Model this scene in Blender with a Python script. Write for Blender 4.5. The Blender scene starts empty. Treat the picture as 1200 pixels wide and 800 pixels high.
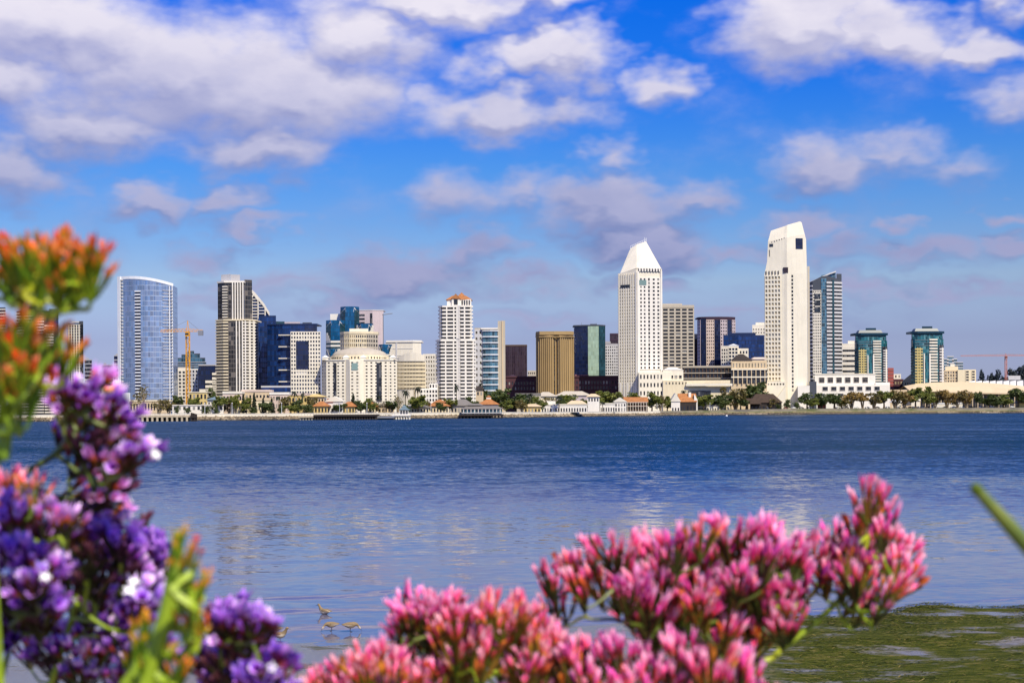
import bpy, math, random
from mathutils import Vector, Matrix, noise
R = math.radians
random.seed(7)
C = bpy.context.scene.collection
sc = bpy.context.scene

# ------------------------------------------------------------------ camera
F = 1667.0          # focal length in photo pixels (1200 wide)
CH = 4.0            # eye height above the water
YH = 481.5          # horizon row in the middle of the photo
ROLL = 0.005
cam_d = bpy.data.cameras.new('camera'); cam = bpy.data.objects.new('camera', cam_d); C.objects.link(cam)
cam.location = (0, 0, CH)
cam.rotation_euler = (R(90), ROLL, 0)
cam_d.sensor_width = 36.0; cam_d.lens = 36.0 * F / 1200.0
cam_d.shift_y = (YH - 400.0) / 1200.0
cam_d.clip_start = 0.05; cam_d.clip_end = 60000
cam_d.dof.use_dof = True; cam_d.dof.focus_distance = 600.0; cam_d.dof.aperture_fstop = 14.0
sc.camera = cam

def W(px, py, Y):
    dx = px - 600.0; dy = py - YH
    x = dx * math.cos(ROLL) - dy * math.sin(ROLL)
    y = dx * math.sin(ROLL) + dy * math.cos(ROLL)
    return Vector((x / F * Y, Y, CH - y / F * Y))

# ------------------------------------------------------------------ light
SUN_EL, SUN_AZ = 49.0, 30.0            # azimuth: degrees to the right of straight behind the camera
sd = Vector((math.sin(R(SUN_AZ)) * math.cos(R(SUN_EL)), -math.cos(R(SUN_AZ)) * math.cos(R(SUN_EL)), math.sin(R(SUN_EL))))
sun_d = bpy.data.lights.new('sun', 'SUN'); sun = bpy.data.objects.new('sun', sun_d); C.objects.link(sun)
sun_d.energy = 4.6; sun_d.angle = R(0.5); sun_d.color = (1.0, 0.90, 0.71)
sun.rotation_euler = sd.to_track_quat('Z', 'Y').to_euler(); sun.location = (30, -30, 60)
sc.view_settings.view_transform = 'Standard'; sc.view_settings.look = 'None'
sc.view_settings.exposure = 0.24; sc.view_settings.gamma = 1.0; sc.view_settings.use_curve_mapping = False
sc.cycles.use_denoising = True
sc.cycles.max_bounces = 6; sc.cycles.diffuse_bounces = 2; sc.cycles.glossy_bounces = 3; sc.cycles.transmission_bounces = 3
sc.cycles.caustics_reflective = False; sc.cycles.caustics_refractive = False

# ------------------------------------------------------------------ sky with clouds (by direction)
world = bpy.data.worlds.new('World'); sc.world = world; world.use_nodes = True
class NT:
    """small helper for wiring node trees"""
    def __init__(s, tree): s.t = tree; s.t.nodes.clear()
    def n(s, typ, **kw):
        nd = s.t.nodes.new(typ)
        for k, v in kw.items(): setattr(nd, k, v)
        return nd
    def put(s, sock, v):
        if hasattr(v, 'is_output'): s.t.links.new(v, sock)
        elif v is not None: sock.default_value = v
    def math(s, op, a, b=None, c=None, clamp=False):
        nd = s.n('ShaderNodeMath', operation=op, use_clamp=clamp)
        for i, v in enumerate((a, b, c)): s.put(nd.inputs[i], v)
        return nd.outputs[0]
    def vmath(s, op, a, b=None, c=None):
        nd = s.n('ShaderNodeVectorMath', operation=op)
        for i, v in enumerate((a, b, c)): s.put(nd.inputs[i], v)
        return nd.outputs['Value'] if op in ('LENGTH', 'DOT_PRODUCT', 'DISTANCE') else nd.outputs[0]
    def mix(s, f, a, b, blend='MIX'):
        nd = s.n('ShaderNodeMix', data_type='RGBA', blend_type=blend)
        s.put(nd.inputs[0], f); s.put(nd.inputs[6], a); s.put(nd.inputs[7], b)
        return nd.outputs[2]
    def fmix(s, f, a, b):
        nd = s.n('ShaderNodeMix', data_type='FLOAT')
        s.put(nd.inputs[0], f); s.put(nd.inputs[2], a); s.put(nd.inputs[3], b)
        return nd.outputs[0]
    def mapr(s, v, a, b, c=0.0, d=1.0, smooth=False):
        nd = s.n('ShaderNodeMapRange', interpolation_type='SMOOTHSTEP' if smooth else 'LINEAR')
        for i, x in enumerate((v, a, b, c, d)): s.put(nd.inputs[i], x)
        return nd.outputs[0]
    def ramp(s, v, stops, interp='LINEAR'):
        nd = s.n('ShaderNodeValToRGB'); nd.color_ramp.interpolation = interp
        e = nd.color_ramp.elements
        while len(e) < len(stops): e.new(0.5)
        for el, (p, c) in zip(e, stops): el.position = p; el.color = (*c, 1) if len(c) == 3 else c
        s.put(nd.inputs[0], v); return nd.outputs[0]
    def noise(s, vec, scale, detail=4, rough=0.5, dist=0.0, col=False):
        nd = s.n('ShaderNodeTexNoise'); s.put(nd.inputs['Vector'], vec)
        nd.inputs['Scale'].default_value = scale; nd.inputs['Detail'].default_value = detail
        nd.inputs['Roughness'].default_value = rough; nd.inputs['Distortion'].default_value = dist
        return nd.outputs['Color' if col else 'Fac']

# cloud masses: centre and half-size in photo pixels (turned into azimuth / elevation angles), weight
BLOBS = [(60,55,190,70,1.0),(215,100,210,78,1.05),(345,115,165,75,1.0),(430,50,110,60,.95),(110,165,150,48,.85),(310,180,110,42,.9),
 (5,215,75,52,.85),(5,120,100,60,.9),(500,2,190,36,.95),(640,0,60,26,.8),(655,66,92,40,1.0),(590,132,112,40,1.0),(560,85,60,30,.6),(775,104,52,32,.78),
 (713,181,48,26,.62),(940,38,104,60,1.05),(1045,60,112,46,1.05),(1130,78,70,26,.9),(1190,18,40,36,.85),(1185,145,60,36,.62),
 (178,244,62,32,.9),(258,240,58,26,.75),(300,268,70,18,.7),(240,300,60,20,.68),(530,230,74,40,.6),(610,225,70,30,.6),(720,245,110,44,1.0),(825,240,70,32,.75),
 (755,285,100,34,1.0),(965,212,82,36,.76),(1050,190,84,30,.58),(1110,215,76,28,.52),(470,318,130,34,.85),(560,290,60,30,.8),(400,345,80,24,.7),
 (1065,308,96,22,.8),(1190,300,42,20,.8),(1060,273,30,14,.65),(1180,262,34,12,.65),(870,305,80,22,.65),(620,330,120,20,.6),(980,300,60,26,.6),
 (230,345,110,16,.5),(760,330,60,16,.6),(90,300,80,20,.5),(930,270,60,24,.7),(1000,345,120,18,.6),(330,330,150,22,.55),(640,372,240,16,.45),(880,372,200,14,.4),(1130,350,120,14,.55)]
nt = NT(world.node_tree)
tc = nt.n('ShaderNodeTexCoord')
sep = nt.n('ShaderNodeSeparateXYZ'); nt.put(sep.inputs[0], tc.outputs['Generated'])
az = nt.math('ARCTAN2', sep.outputs[0], sep.outputs[1])
el = nt.math('ARCSINE', sep.outputs[2])
comb = nt.n('ShaderNodeCombineXYZ'); nt.put(comb.inputs[0], az); nt.put(comb.inputs[1], el)
P0 = comb.outputs[0]                                       # (azimuth, elevation) in radians
low = nt.n('ShaderNodeCombineXYZ'); nt.put(low.inputs[0], az); nt.put(low.inputs[1], nt.math('MULTIPLY', el, 1.7))
PN = low.outputs[0]
wa = nt.noise(PN, 22, 3, .55, col=True)
P1 = nt.vmath('MULTIPLY_ADD', nt.vmath('SUBTRACT', wa, (.5, .5, .5)), (.085, .05, 0), P0)
def masses(vec):
    acc = None
    for (cx, cy, rx, ry, w) in BLOBS:
        a0 = math.atan2(cx - 600, F); e0 = math.atan2(YH - cy, F)
        sx, sy = F / rx / 1.25, F / ry / 1.25
        q = nt.vmath('MULTIPLY_ADD', vec, (sx, sy, 0), (-a0 * sx, -e0 * sy, 0))
        m = nt.mapr(nt.vmath('LENGTH', q), 1.0, 0.0, 0.0, w)
        acc = m if acc is None else nt.math('SMOOTH_MAX', acc, m, 0.12)
    return acc
acc0 = masses(P1); acc_up = masses(nt.vmath('ADD', P1, (.004, .0135, 0)))
# beyond the picture: drifting broken cloud all round
gen = nt.mapr(nt.noise(P0, 4.5, 3, .5), .46, .70, 0, .75)
out_m = nt.math('MAXIMUM', nt.mapr(nt.math('ABSOLUTE', az), .40, .62), nt.mapr(el, .30, .42))
acc = nt.math('MAXIMUM', acc0, nt.math('MULTIPLY', gen, out_m))
def fb(vec): return nt.noise(vec, 15, 7, .52)
n1 = fb(PN)
sunoff = nt.vmath('ADD', PN, (.006, .024, 0))
n2 = fb(sunoff)
dens = nt.math('ADD', acc, nt.math('MULTIPLY', nt.math('SUBTRACT', n1, .5), .85))
cov = nt.mapr(dens, .04, .68, smooth=True)
relief = nt.mapr(nt.math('SUBTRACT', n1, n2), -.16, .20)
thick = nt.mapr(dens, .35, 1.0)
hi = nt.mapr(el, .115, .27)
sky = nt.n('ShaderNodeTexSky', sky_type='NISHITA'); sky.sun_disc = False
sky.sun_elevation = R(SUN_EL); sky.sun_rotation = math.atan2(sd.x, sd.y); sky.altitude = 0; sky.air_density = 1.0; sky.dust_density = 0.6; sky.ozone_density = 2.2
hs = nt.n('ShaderNodeHueSaturation'); hs.inputs['Saturation'].default_value = 1.25; nt.put(hs.inputs['Color'], sky.outputs[0])
tint = nt.ramp(nt.mapr(el, 0.0, .30), [(.02, (.70, .77, 1.60)), (.083, (.62, .66, 1.25)), (.163, (.62, .60, 1.03)), (.30, (.88, .84, 1.06)), (.43, (.62, .80, 1.18)), (.557, (.40, .77, 1.32)), (.75, (.13, .64, 1.55)), (1.0, (.01, .58, 1.72))])
skyc = nt.mix(1.0, hs.outputs[0], tint, 'MULTIPLY')
lit = nt.mix(hi, (3.7, 3.7, 5.9, 1), (8.8, 8.3, 9.1, 1))
shd = nt.mix(hi, (1.7, 2.1, 4.5, 1), (4.0, 4.1, 6.6, 1))
ccol = nt.mix(nt.math('ADD', nt.math('MULTIPLY', relief, .45), nt.mapr(nt.math('SUBTRACT', acc0, acc_up), -.20, .16, 0, .70), None, True), shd, lit)
full = nt.mix(nt.math('MULTIPLY', cov, nt.fmix(hi, .86, .95)), skyc, ccol)
bg = nt.n('ShaderNodeBackground'); nt.put(bg.inputs[0], full); bg.inputs[1].default_value = 0.085
wo = nt.n('ShaderNodeOutputWorld'); nt.t.links.new(bg.outputs[0], wo.inputs[0])
world.cycles.sampling_method = 'MANUAL'; world.cycles.sample_map_resolution = 512

# ------------------------------------------------------------------ materials
MATS = {}
def newmat(name):
    m = bpy.data.materials.new(name); m.use_nodes = True
    t = NT(m.node_tree); b = t.n('ShaderNodeBsdfPrincipled'); o = t.n('ShaderNodeOutputMaterial')
    t.t.links.new(b.outputs[0], o.inputs[0]); MATS[name] = m
    return m, t, b, o
def wallmat(name, col, rough=.8, var=.10, scale=.06, metal=0.0, spec=.3):
    """painted or cast wall: broad weathering and rain streaks on an even colour"""
    m, t, b, o = newmat(name)
    tc = t.n('ShaderNodeTexCoord').outputs['Object']
    n1 = t.noise(tc, scale, 4, .6)
    n2 = t.noise(t.vmath('MULTIPLY', tc, (1, 1, .07)), scale * 9, 3, .6)
    k = t.math('ADD', t.math('MULTIPLY', n1, .6), t.math('MULTIPLY', n2, .4))
    f = t.mapr(k, .3, .7)
    dk = tuple(c * (1 - var * 1.6) for c in col); lt = tuple(min(1, c * (1 + var * .5)) for c in col)
    t.put(b.inputs['Base Color'], t.mix(f, (*dk, 1), (*lt, 1)))
    b.inputs['Roughness'].default_value = rough; b.inputs['Metallic'].default_value = metal
    b.inputs['Specular IOR Level'].default_value = spec
    return m
def glassmat(name, col, pane=(1.5, 3.2), mull=(.03, .03, .04), mw=(.08, .10), metal=.0, rough=.12, var=.5, lit=None, spec=.6):
    """glazing seen from outside: panes of uneven tint and slightly uneven tilt, with thin mullions (UV in metres)"""
    m, t, b, o = newmat(name)
    uv = t.n('ShaderNodeUVMap').outputs[0]
    q = t.vmath('DIVIDE', uv, (pane[0], pane[1], 1))
    fl = t.vmath('FLOOR', q); fr = t.vmath('FRACTION', q)
    wn = t.n('ShaderNodeTexWhiteNoise', noise_dimensions='3D'); t.put(wn.inputs['Vector'], fl)
    v = wn.outputs['Value']
    sx = t.n('ShaderNodeSeparateXYZ'); t.put(sx.inputs[0], fr)
    mm = t.math('MAXIMUM', t.math('LESS_THAN', sx.outputs[0], mw[0]), t.math('LESS_THAN', sx.outputs[1], mw[1]))
    a = tuple(c * (1 - var) for c in col); z = tuple(min(1, c * (1 + var)) for c in col)
    c = t.mix(v, (*a, 1), (*z, 1))
    if lit: c = t.mix(t.math('GREATER_THAN', v, .86), c, (*lit, 1))
    t.put(b.inputs['Base Color'], t.mix(mm, c, (*mull, 1)))
    b.inputs['Metallic'].default_value = metal
    t.put(b.inputs['Roughness'], t.fmix(mm, rough, .6)); b.inputs['Specular IOR Level'].default_value = spec
    geo = t.n('ShaderNodeNewGeometry').outputs['Normal']
    off = t.vmath('MULTIPLY', t.vmath('SUBTRACT', wn.outputs['Color'], (.5, .5, .5)), (.05, .05, .05))
    t.put(b.inputs['Normal'], t.vmath('NORMALIZE', t.vmath('ADD', geo, off)))
    return m
def panemat(name, col, var=.5, rough=.1, pale=.12):
    """one window pane each: dark glass, now and then a drawn blind"""
    m, t, b, o = newmat(name)
    r = t.n('ShaderNodeObjectInfo').outputs['Random']
    a = tuple(c * (1 - var) for c in col); z = tuple(c * (1 + var) for c in col)
    c = t.mix(r, (*a, 1), (*z, 1))
    t.put(b.inputs['Base Color'], t.mix(t.math('GREATER_THAN', t.math('FRACT', t.math('MULTIPLY', r, 7.31)), 1 - pale), c, (.30, .29, .26, 1)))
    b.inputs['Roughness'].default_value = rough; b.inputs['Specular IOR Level'].default_value = .5
    return m
def plain(name, col, rough=.6, metal=0.0):
    m, t, b, o = newmat(name); b.inputs['Base Color'].default_value = (*col, 1)
    n = t.noise(t.n('ShaderNodeTexCoord').outputs['Object'], .8, 3)
    t.put(b.inputs['Base Color'], t.mix(n, (*(c * .85 for c in col), 1), (*(min(1, c * 1.15) for c in col), 1)))
    b.inputs['Roughness'].default_value = rough; b.inputs['Metallic'].default_value = metal
    return m

wallmat('white_wall', (.79, .73, .60)); wallmat('bright_wall', (.86, .81, .71)); wallmat('cream_wall', (.80, .69, .47)); wallmat('ivory_wall', (.85, .78, .62))
wallmat('beige_wall', (.52, .46, .36)); wallmat('grey_wall', (.42, .41, .42)); wallmat('tan_wall', (.42, .29, .13)); wallmat('brown_wall', (.12, .075, .05))
wallmat('taupe_wall', (.15, .12, .10)); wallmat('pale_grey_wall', (.60, .59, .58)); wallmat('lilac_wall', (.55, .46, .46)); wallmat('pink_wall', (.68, .54, .44))
wallmat('rose_wall', (.34, .15, .15)); wallmat('red_wall', (.42, .10, .09)); wallmat('yellow_wall', (.66, .50, .20)); wallmat('sand_wall', (.66, .52, .33))
wallmat('olive_wall', (.62, .50, .20)); wallmat('maroon_wall', (.085, .035, .045)); wallmat('plum_wall', (.055, .030, .05)); wallmat('dark_wall', (.025, .025, .032))
wallmat('slate_wall', (.07, .08, .10)); wallmat('navy_wall', (.015, .03, .09), rough=.4); wallmat('teal_wall', (.03, .11, .13), rough=.4)
wallmat('orange_tile', (.46, .19, .065), var=.3, scale=.5); wallmat('brown_thatch', (.07, .045, .03), var=.3, scale=.5); wallmat('grey_roof', (.22, .20, .18), var=.2)
wallmat('blue_roof', (.17, .24, .28), var=.2); wallmat('white_metal', (.82, .84, .86), rough=.45); wallmat('steel', (.30, .31, .33), rough=.45, metal=.4)
wallmat('timber_dark', (.045, .035, .03), var=.3, scale=.4); wallmat('timber_pale', (.55, .46, .32), var=.25, scale=.4); wallmat('rust_sign', (.30, .07, .03))
wallmat('crane_yellow', (.75, .36, .03), var=.15); wallmat('crane_red', (.60, .23, .16), var=.15); wallmat('green_roof', (.012, .045, .075), rough=.35)
glassmat('sky_glass', (.36, .45, .60), pane=(1.5, 3.6), mull=(.44, .52, .64), mw=(.08, .12), metal=.8, rough=.14, var=.20)
glassmat('navy_glass', (.008, .035, .14), pane=(1.6, 3.8), mull=(.004, .01, .04), metal=.25, rough=.12, var=.45)
glassmat('deep_glass', (.010, .018, .060), pane=(1.8, 3.8), mull=(.006, .008, .02), metal=.1, rough=.14, var=.4)
glassmat('azure_glass', (.010, .12, .27), pane=(1.5, 3.6), mull=(.006, .05, .12), metal=.35, rough=.12, var=.25)
glassmat('teal_glass', (.015, .12, .15), pane=(1.6, 3.3), mull=(.05, .12, .13), metal=.2, rough=.12, var=.8, lit=(.10, .26, .28))
glassmat('aqua_glass', (.05, .13, .19), pane=(2.0, 3.5), mull=(.20, .26, .28), mw=(.07, .09), metal=.2, rough=.12, var=.6)
glassmat('reflect_glass', (.46, .60, .40), pane=(1.6, 3.6), mull=(.30, .40, .28), metal=.35, rough=.2, var=.14)
glassmat('petrol_glass', (.02, .07, .09), pane=(1.6, 3.6), mull=(.01, .03, .04), metal=.2, rough=.14, var=.4)
glassmat('dark_glass', (.018, .022, .030), pane=(1.4, 3.1), mull=(.05, .05, .055), metal=0, rough=.1, var=.6, lit=(.12, .12, .12))
glassmat('shade_glass', (.035, .032, .030), pane=(1.8, 3.2), mull=(.16, .14, .12), metal=0, rough=.2, var=.6, lit=(.15, .13, .11))
glassmat('brown_glass', (.035, .020, .026), pane=(1.3, 3.6), mull=(.055, .035, .045), mw=(.25, .05), metal=.1, rough=.2, var=.4)
panemat('pane', (.022, .024, .030)); panemat('pane_blue', (.02, .03, .06)); panemat('pane_soft', (.10, .085, .06), pale=.3); panemat('pane_green', (.20, .30, .28), var=.2, pale=0)
panemat('pane_warm', (.36, .29, .18), var=.3, pale=.2)

# ------------------------------------------------------------------ mesh helpers
class MB:
    """collects faces of one mesh; uv in metres"""
    def __init__(s): s.v = []; s.f = []; s.uv = []; s.mi = []; s.col = []
    def quad(s, *pts, mi=0):
        i = len(s.v); pts = [Vector(p) for p in pts]
        nrm = (pts[1] - pts[0]).cross(pts[2] - pts[0])
        if nrm.length < 1e-12 and len(pts) > 3: nrm = (pts[2] - pts[0]).cross(pts[3] - pts[0])
        if nrm.length > 0: nrm.normalize()
        s.v += [tuple(p) for p in pts]; s.f.append(tuple(range(i, i + len(pts)))); s.mi.append(mi)
        if abs(nrm.z) > .75: s.uv += [(p.x, p.y) for p in pts]
        else:
            tx, ty = -nrm.y, nrm.x; L = math.hypot(tx, ty) or 1
            s.uv += [((p.x * tx + p.y * ty) / L, p.z) for p in pts]
    def hexa(s, b, t, mi=0):
        """b, t: matching loops (counter-clockwise from above) of bottom and top points"""
        n = len(b)
        for i in range(n):
            j = (i + 1) % n; s.quad(b[i], b[j], t[j], t[i], mi=mi)
        s.quad(*reversed(b), mi=mi); s.quad(*t, mi=mi)
    def box(s, x0, x1, y0, y1, z0, z1, mi=0):
        p = [(x0, y0), (x1, y0), (x1, y1), (x0, y1)]
        s.hexa([(x, y, z0) for x, y in p], [(x, y, z1) for x, y in p], mi)
    def prism(s, pts, z0, z1, mi=0):
        f = (lambda z, i: z[i] if isinstance(z, (list, tuple)) else z)
        s.hexa([(p[0], p[1], f(z0, i)) for i, p in enumerate(pts)], [(p[0], p[1], f(z1, i)) for i, p in enumerate(pts)], mi)
    def ring(s, pts, z0, z1, a, b, mi=0):
        """box strip that follows the plan polyline pts, from offset a to offset b outwards (towards the viewer)"""
        A, B = offs(pts, a), offs(pts, b)
        for i in range(len(pts) - 1):
            s.quad((*B[i], z0), (*B[i+1], z0), (*B[i+1], z1), (*B[i], z1), mi=mi)
            s.quad((*B[i], z1), (*B[i+1], z1), (*A[i+1], z1), (*A[i], z1), mi=mi)
            s.quad((*A[i], z0), (*A[i+1], z0), (*B[i+1], z0), (*B[i], z0), mi=mi)
        s.quad((*A[0], z0), (*B[0], z0), (*B[0], z1), (*A[0], z1), mi=mi)
        s.quad((*B[-1], z0), (*A[-1], z0), (*A[-1], z1), (*B[-1], z1), mi=mi)
    def tube(s, path, r, n=6, mi=0, cap=True):
        path = [Vector(p) for p in path]; rings = []
        up = Vector((0, 0, 1)); prev = None
        for i, p in enumerate(path):
            d = (path[min(i+1, len(path)-1)] - path[max(i-1, 0)])
            d = d.normalized() if d.length > 1e-9 else up
            if prev is None: x = d.orthogonal().normalized()
            else:
                x = prev - d * prev.dot(d); x = x.normalized() if x.length > 1e-6 else d.orthogonal().normalized()
            prev = x; y = d.cross(x)
            rr = r[i] if isinstance(r, (list, tuple)) else r
            rings.append([p + (x * math.cos(2*math.pi*k/n) + y * math.sin(2*math.pi*k/n)) * rr for k in range(n)])
        for i in range(len(rings) - 1):
            for k in range(n): s.quad(rings[i][k], rings[i][(k+1) % n], rings[i+1][(k+1) % n], rings[i+1][k], mi=mi)
        if cap: s.quad(*reversed(rings[0]), mi=mi); s.quad(*rings[-1], mi=mi)
    def mesh(s, name, mats, smooth=False):
        me = bpy.data.meshes.new(name); me.from_pydata(s.v, [], s.f)
        lay = me.uv_layers.new(name='UVMap')
        flat = [c for uv in s.uv for c in uv]; lay.data.foreach_set('uv', flat)
        for m in (mats if isinstance(mats, (list, tuple)) else [mats]): me.materials.append(MATS[m] if isinstance(m, str) else m)
        me.polygons.foreach_set('material_index', s.mi)
        if smooth: me.polygons.foreach_set('use_smooth', [True] * len(s.f))
        if s.col:
            ca = me.color_attributes.new('tone', 'FLOAT_COLOR', 'POINT'); ca.data.foreach_set('color', [c for q in s.col for c in q])
        me.update(); return me
    def build(s, name, mats, parent=None, smooth=False, **props):
        return link(name, s.mesh(name, mats, smooth), parent, **props)
def offs(pts, a):
    out = []; n = len(pts)
    for i in range(n):
        d = []
        if i > 0: d.append((pts[i][0] - pts[i-1][0], pts[i][1] - pts[i-1][1]))
        if i < n - 1: d.append((pts[i+1][0] - pts[i][0], pts[i+1][1] - pts[i][1]))
        ns = [(y / math.hypot(x, y), -x / math.hypot(x, y)) for x, y in d]
        nx = sum(q[0] for q in ns) / len(ns); ny = sum(q[1] for q in ns) / len(ns)
        L2 = nx * nx + ny * ny
        out.append((pts[i][0] + nx * a / L2, pts[i][1] + ny * a / L2))
    return out
def link(name, me, parent=None, loc=None, rz=0.0, **props):
    o = bpy.data.objects.new(name, me); C.objects.link(o)
    if parent: o.parent = parent
    if loc is not None: o.location = loc
    if rz: o.rotation_euler.z = rz
    for k, v in props.items(): o[k] = v
    return o
def thing(name, label, cat, loc, group=None, rz=0.0):
    o = bpy.data.objects.new(name, None); C.objects.link(o); o.location = loc; o.rotation_euler.z = rz; o.empty_display_size = .2
    o['label'] = label; o['category'] = cat
    if group: o['group'] = group
    return o
def tag(o, label, cat, group=None):
    o['label'] = label; o['category'] = cat
    if group: o['group'] = group
    return o
def copy_tree(o, parent=None, keep=True):
    c = o.copy(); C.objects.link(c)
    if parent: c.parent = parent
    for ch in o.children: copy_tree(ch, c)
    return c

def gz(x):
    t = min(1, max(0, (x - 60) / 180)); t = t * t * (3 - 2 * t)
    return 3.1 + 1.7 * t

# ------------------------------------------------------------------ building kit
class Bld:
    """a building whose outline is given where it stands: photo column -> plan position at its distance"""
    def __init__(s, name, label, Y, px, cat='building', group=None):
        s.Y = Y; s.px = px; s.o = W(px, YH, Y); s.g = gz(s.o.x); s.count = 0
        s.root = thing(name, label, cat, (s.o.x, Y, s.g), group)
    def P(s, p):
        px, d = p if isinstance(p, (tuple, list)) else (p, 0)
        return ((px - 600) / F * (s.Y + d) - s.o.x, d)
    def pts(s, ps): return [s.P(p) for p in ps]
    def z(s, py): return W(s.px, py, s.Y).z - s.g
    def cut(s, p, e): return (p[0] if isinstance(p, (tuple, list)) else p) + e
    def solid(s, name, mat, ps, yt, yb=None, depth=25, back=None):
        """mass with the given front outline (left to right) and a closing back"""
        f = s.pts(ps); d = depth
        k = 1.0
        bk = back or [s.P((s.cut(ps[-1], -.3), f[-1][1] + d)), s.P((s.cut(ps[0], .3), f[0][1] + d))]
        zt = [s.z(y) for y in yt] if isinstance(yt, (list, tuple)) else s.z(yt)
        if isinstance(zt, list): zt = zt + [zt[-1], zt[0]]
        m = MB(); m.prism(f + list(bk), 0 if yb is None else s.z(yb), zt)
        return m.build(name, mat, s.root)
    def grid(s, p0, p1, yt, yb, cols, rows, fx=.5, fy=.5, wall='white_wall', glass='pane', t=.5, part='facade', win='window', cap=100, skip=None, zoff=0):
        a, b = s.P(p0), s.P(p1); zt, zb = s.z(yt), (s.z(yb) if yb is not None else 0)
        L = math.hypot(b[0]-a[0], b[1]-a[1]); ang = math.atan2(b[1]-a[1], b[0]-a[0]); dx, dy = (b[0]-a[0])/L, (b[1]-a[1])/L; nx, ny = dy, -dx
        cw, rh = L / cols, (zt - zb) / rows; ww, wh = cw * fx, rh * fy
        at = lambda u, off: (a[0] + dx * u + nx * off, a[1] + dy * u + ny * off)
        m = MB()
        def seg(u0, u1, z0, z1, off):
            q = [at(u0, off), at(u1, off), at(u1, .02), at(u0, .02)]
            m.hexa([(x, y, z0) for x, y in q], [(x, y, z1) for x, y in q])
        for i in range(cols + 1):
            u0 = cw * i - (cw - ww) / 2; u1 = cw * i + (cw - ww) / 2
            seg(max(0.003, u0), min(L - .003, u1), zb, zt, t)
        for j in range(rows + 1):
            z0 = zb + rh * j - (rh - wh) / 2; z1 = zb + rh * j + (rh - wh) / 2
            seg(0, L, max(zb + .003, z0), min(zt - .003, z1), t - .012)
        m.build(part, wall, s.root)
        pm = MB(); pm.box(-ww/2, ww/2, -.05, .05, -wh/2, wh/2); me = pm.mesh(win, glass)
        rest = MB()
        cells = [(i, j) for j in range(rows - 1, -1, -1) for i in range(cols) if not (skip and skip(i, j))]
        for (i, j) in cells:
            x, y = at(cw * (i + .5), .08); z = zb + rh * (j + .5)
            if s.count < cap:
                link(win, me, s.root, (x, y, z), ang); s.count += 1
            else:
                q = [at(cw*(i+.5) - ww/2, .13), at(cw*(i+.5) + ww/2, .13), at(cw*(i+.5) + ww/2, .03), at(cw*(i+.5) - ww/2, .03)]
                rest.hexa([(*p, z - wh/2) for p in q], [(*p, z + wh/2) for p in q])
        if rest.v: rest.build(win, glass, s.root, kind='stuff')
    def bands(s, ps, yt, yb, n, frac=.35, out=1.0, wall='white_wall', part='balcony', first=True):
        """one slab or balcony rail per storey along the outline ps"""
        f = s.pts(ps); zt, zb = s.z(yt), (s.z(yb) if yb is not None else 0); h = (zt - zb) / n
        m = MB(); m.ring(f, 0, h * frac, -.3, out); me = m.mesh(part, wall)
        for j in range(n): link(part, me, s.root, (0, 0, zb + h * (j + (1 if first else 0)) - h * frac))
    def skin(s, ps, yt, yb, mat, part='glazing', off=.12):
        f = s.pts(ps); m = MB(); m.ring(f, 0 if yb is None else s.z(yb), s.z(yt), -.1, off)
        return m.build(part, mat, s.root)
    def fins(s, ps, yt, yb, n, wfrac=.4, out=.9, wall='white_wall', part='pier', single=True):
        """upright piers along each straight run of ps (n per run)"""
        f = s.pts(ps); zt, zb = s.z(yt), (s.z(yb) if yb is not None else 0); m = MB()
        for k in range(len(f) - 1):
            a, b = f[k], f[k+1]; L = math.hypot(b[0]-a[0], b[1]-a[1]); dx, dy = (b[0]-a[0])/L, (b[1]-a[1])/L
            nn = n[k] if isinstance(n, (list, tuple)) else n
            for i in range(nn):
                u = L * (i + .5) / nn; w = L / nn * wfrac / 2
                m.ring([(a[0] + dx*(u-w), a[1] + dy*(u-w)), (a[0] + dx*(u+w), a[1] + dy*(u+w))], zb, zt, -.1, out)
                if single:
                    m.build(part, wall, s.root); m = MB()
        if m.v: m.build(part, wall, s.root)
    def cap_slab(s, ps, y0, y1, mat, depth=20, over=.6, part='roof'):
        f = s.pts(ps); fo = offs(f, over); m = MB()
        m.prism(fo + [(f[-1][0] + over, f[-1][1] + depth), (f[0][0] - over, f[0][1] + depth)], s.z(y1), s.z(y0))
        return m.build(part, mat, s.root)
    def plate(s, p0, p1, yt, yb, mat, off=.7, part='panel', th=.4):
        f = s.pts([p0, p1]); m = MB(); m.ring(f, s.z(yb) if yb is not None else 0, s.z(yt), off - th, off)
        return m.build(part, mat, s.root)
    def gable(s, x0, x1, ye, yr, depth, mat, part='roof', over=.5, along=True, d0=0):
        """pitched roof over x0..x1; ridge runs along the front (along) or away from it"""
        a, b = s.P((x0, d0)), s.P((x1, d0)); ze, zr = s.z(ye), s.z(yr); m = MB()
        xl, xr, y0, y1 = a[0] - over, b[0] + over, d0 - over, d0 + depth + over
        if along:
            ym = (y0 + y1) / 2
            m.hexa([(xl, y0, ze - .25), (xr, y0, ze - .25), (xr, y1, ze - .25), (xl, y1, ze - .25)], [(xl, y0, ze), (xr, y0, ze), (xr, y1, ze), (xl, y1, ze)])
            m.quad((xl, y0, ze + .01), (xr, y0, ze + .01), (xr, ym, zr), (xl, ym, zr)); m.quad((xr, y1, ze + .01), (xl, y1, ze + .01), (xl, ym, zr), (xr, ym, zr))
            m.quad((xr, y0, ze + .01), (xr, y1, ze + .01), (xr, ym, zr)); m.quad((xl, y1, ze + .01), (xl, y0, ze + .01), (xl, ym, zr))
        else:
            xm = (xl + xr) / 2
            m.hexa([(xl, y0, ze - .25), (xr, y0, ze - .25), (xr, y1, ze - .25), (xl, y1, ze - .25)], [(xl, y0, ze), (xr, y0, ze), (xr, y1, ze), (xl, y1, ze)])
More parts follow.
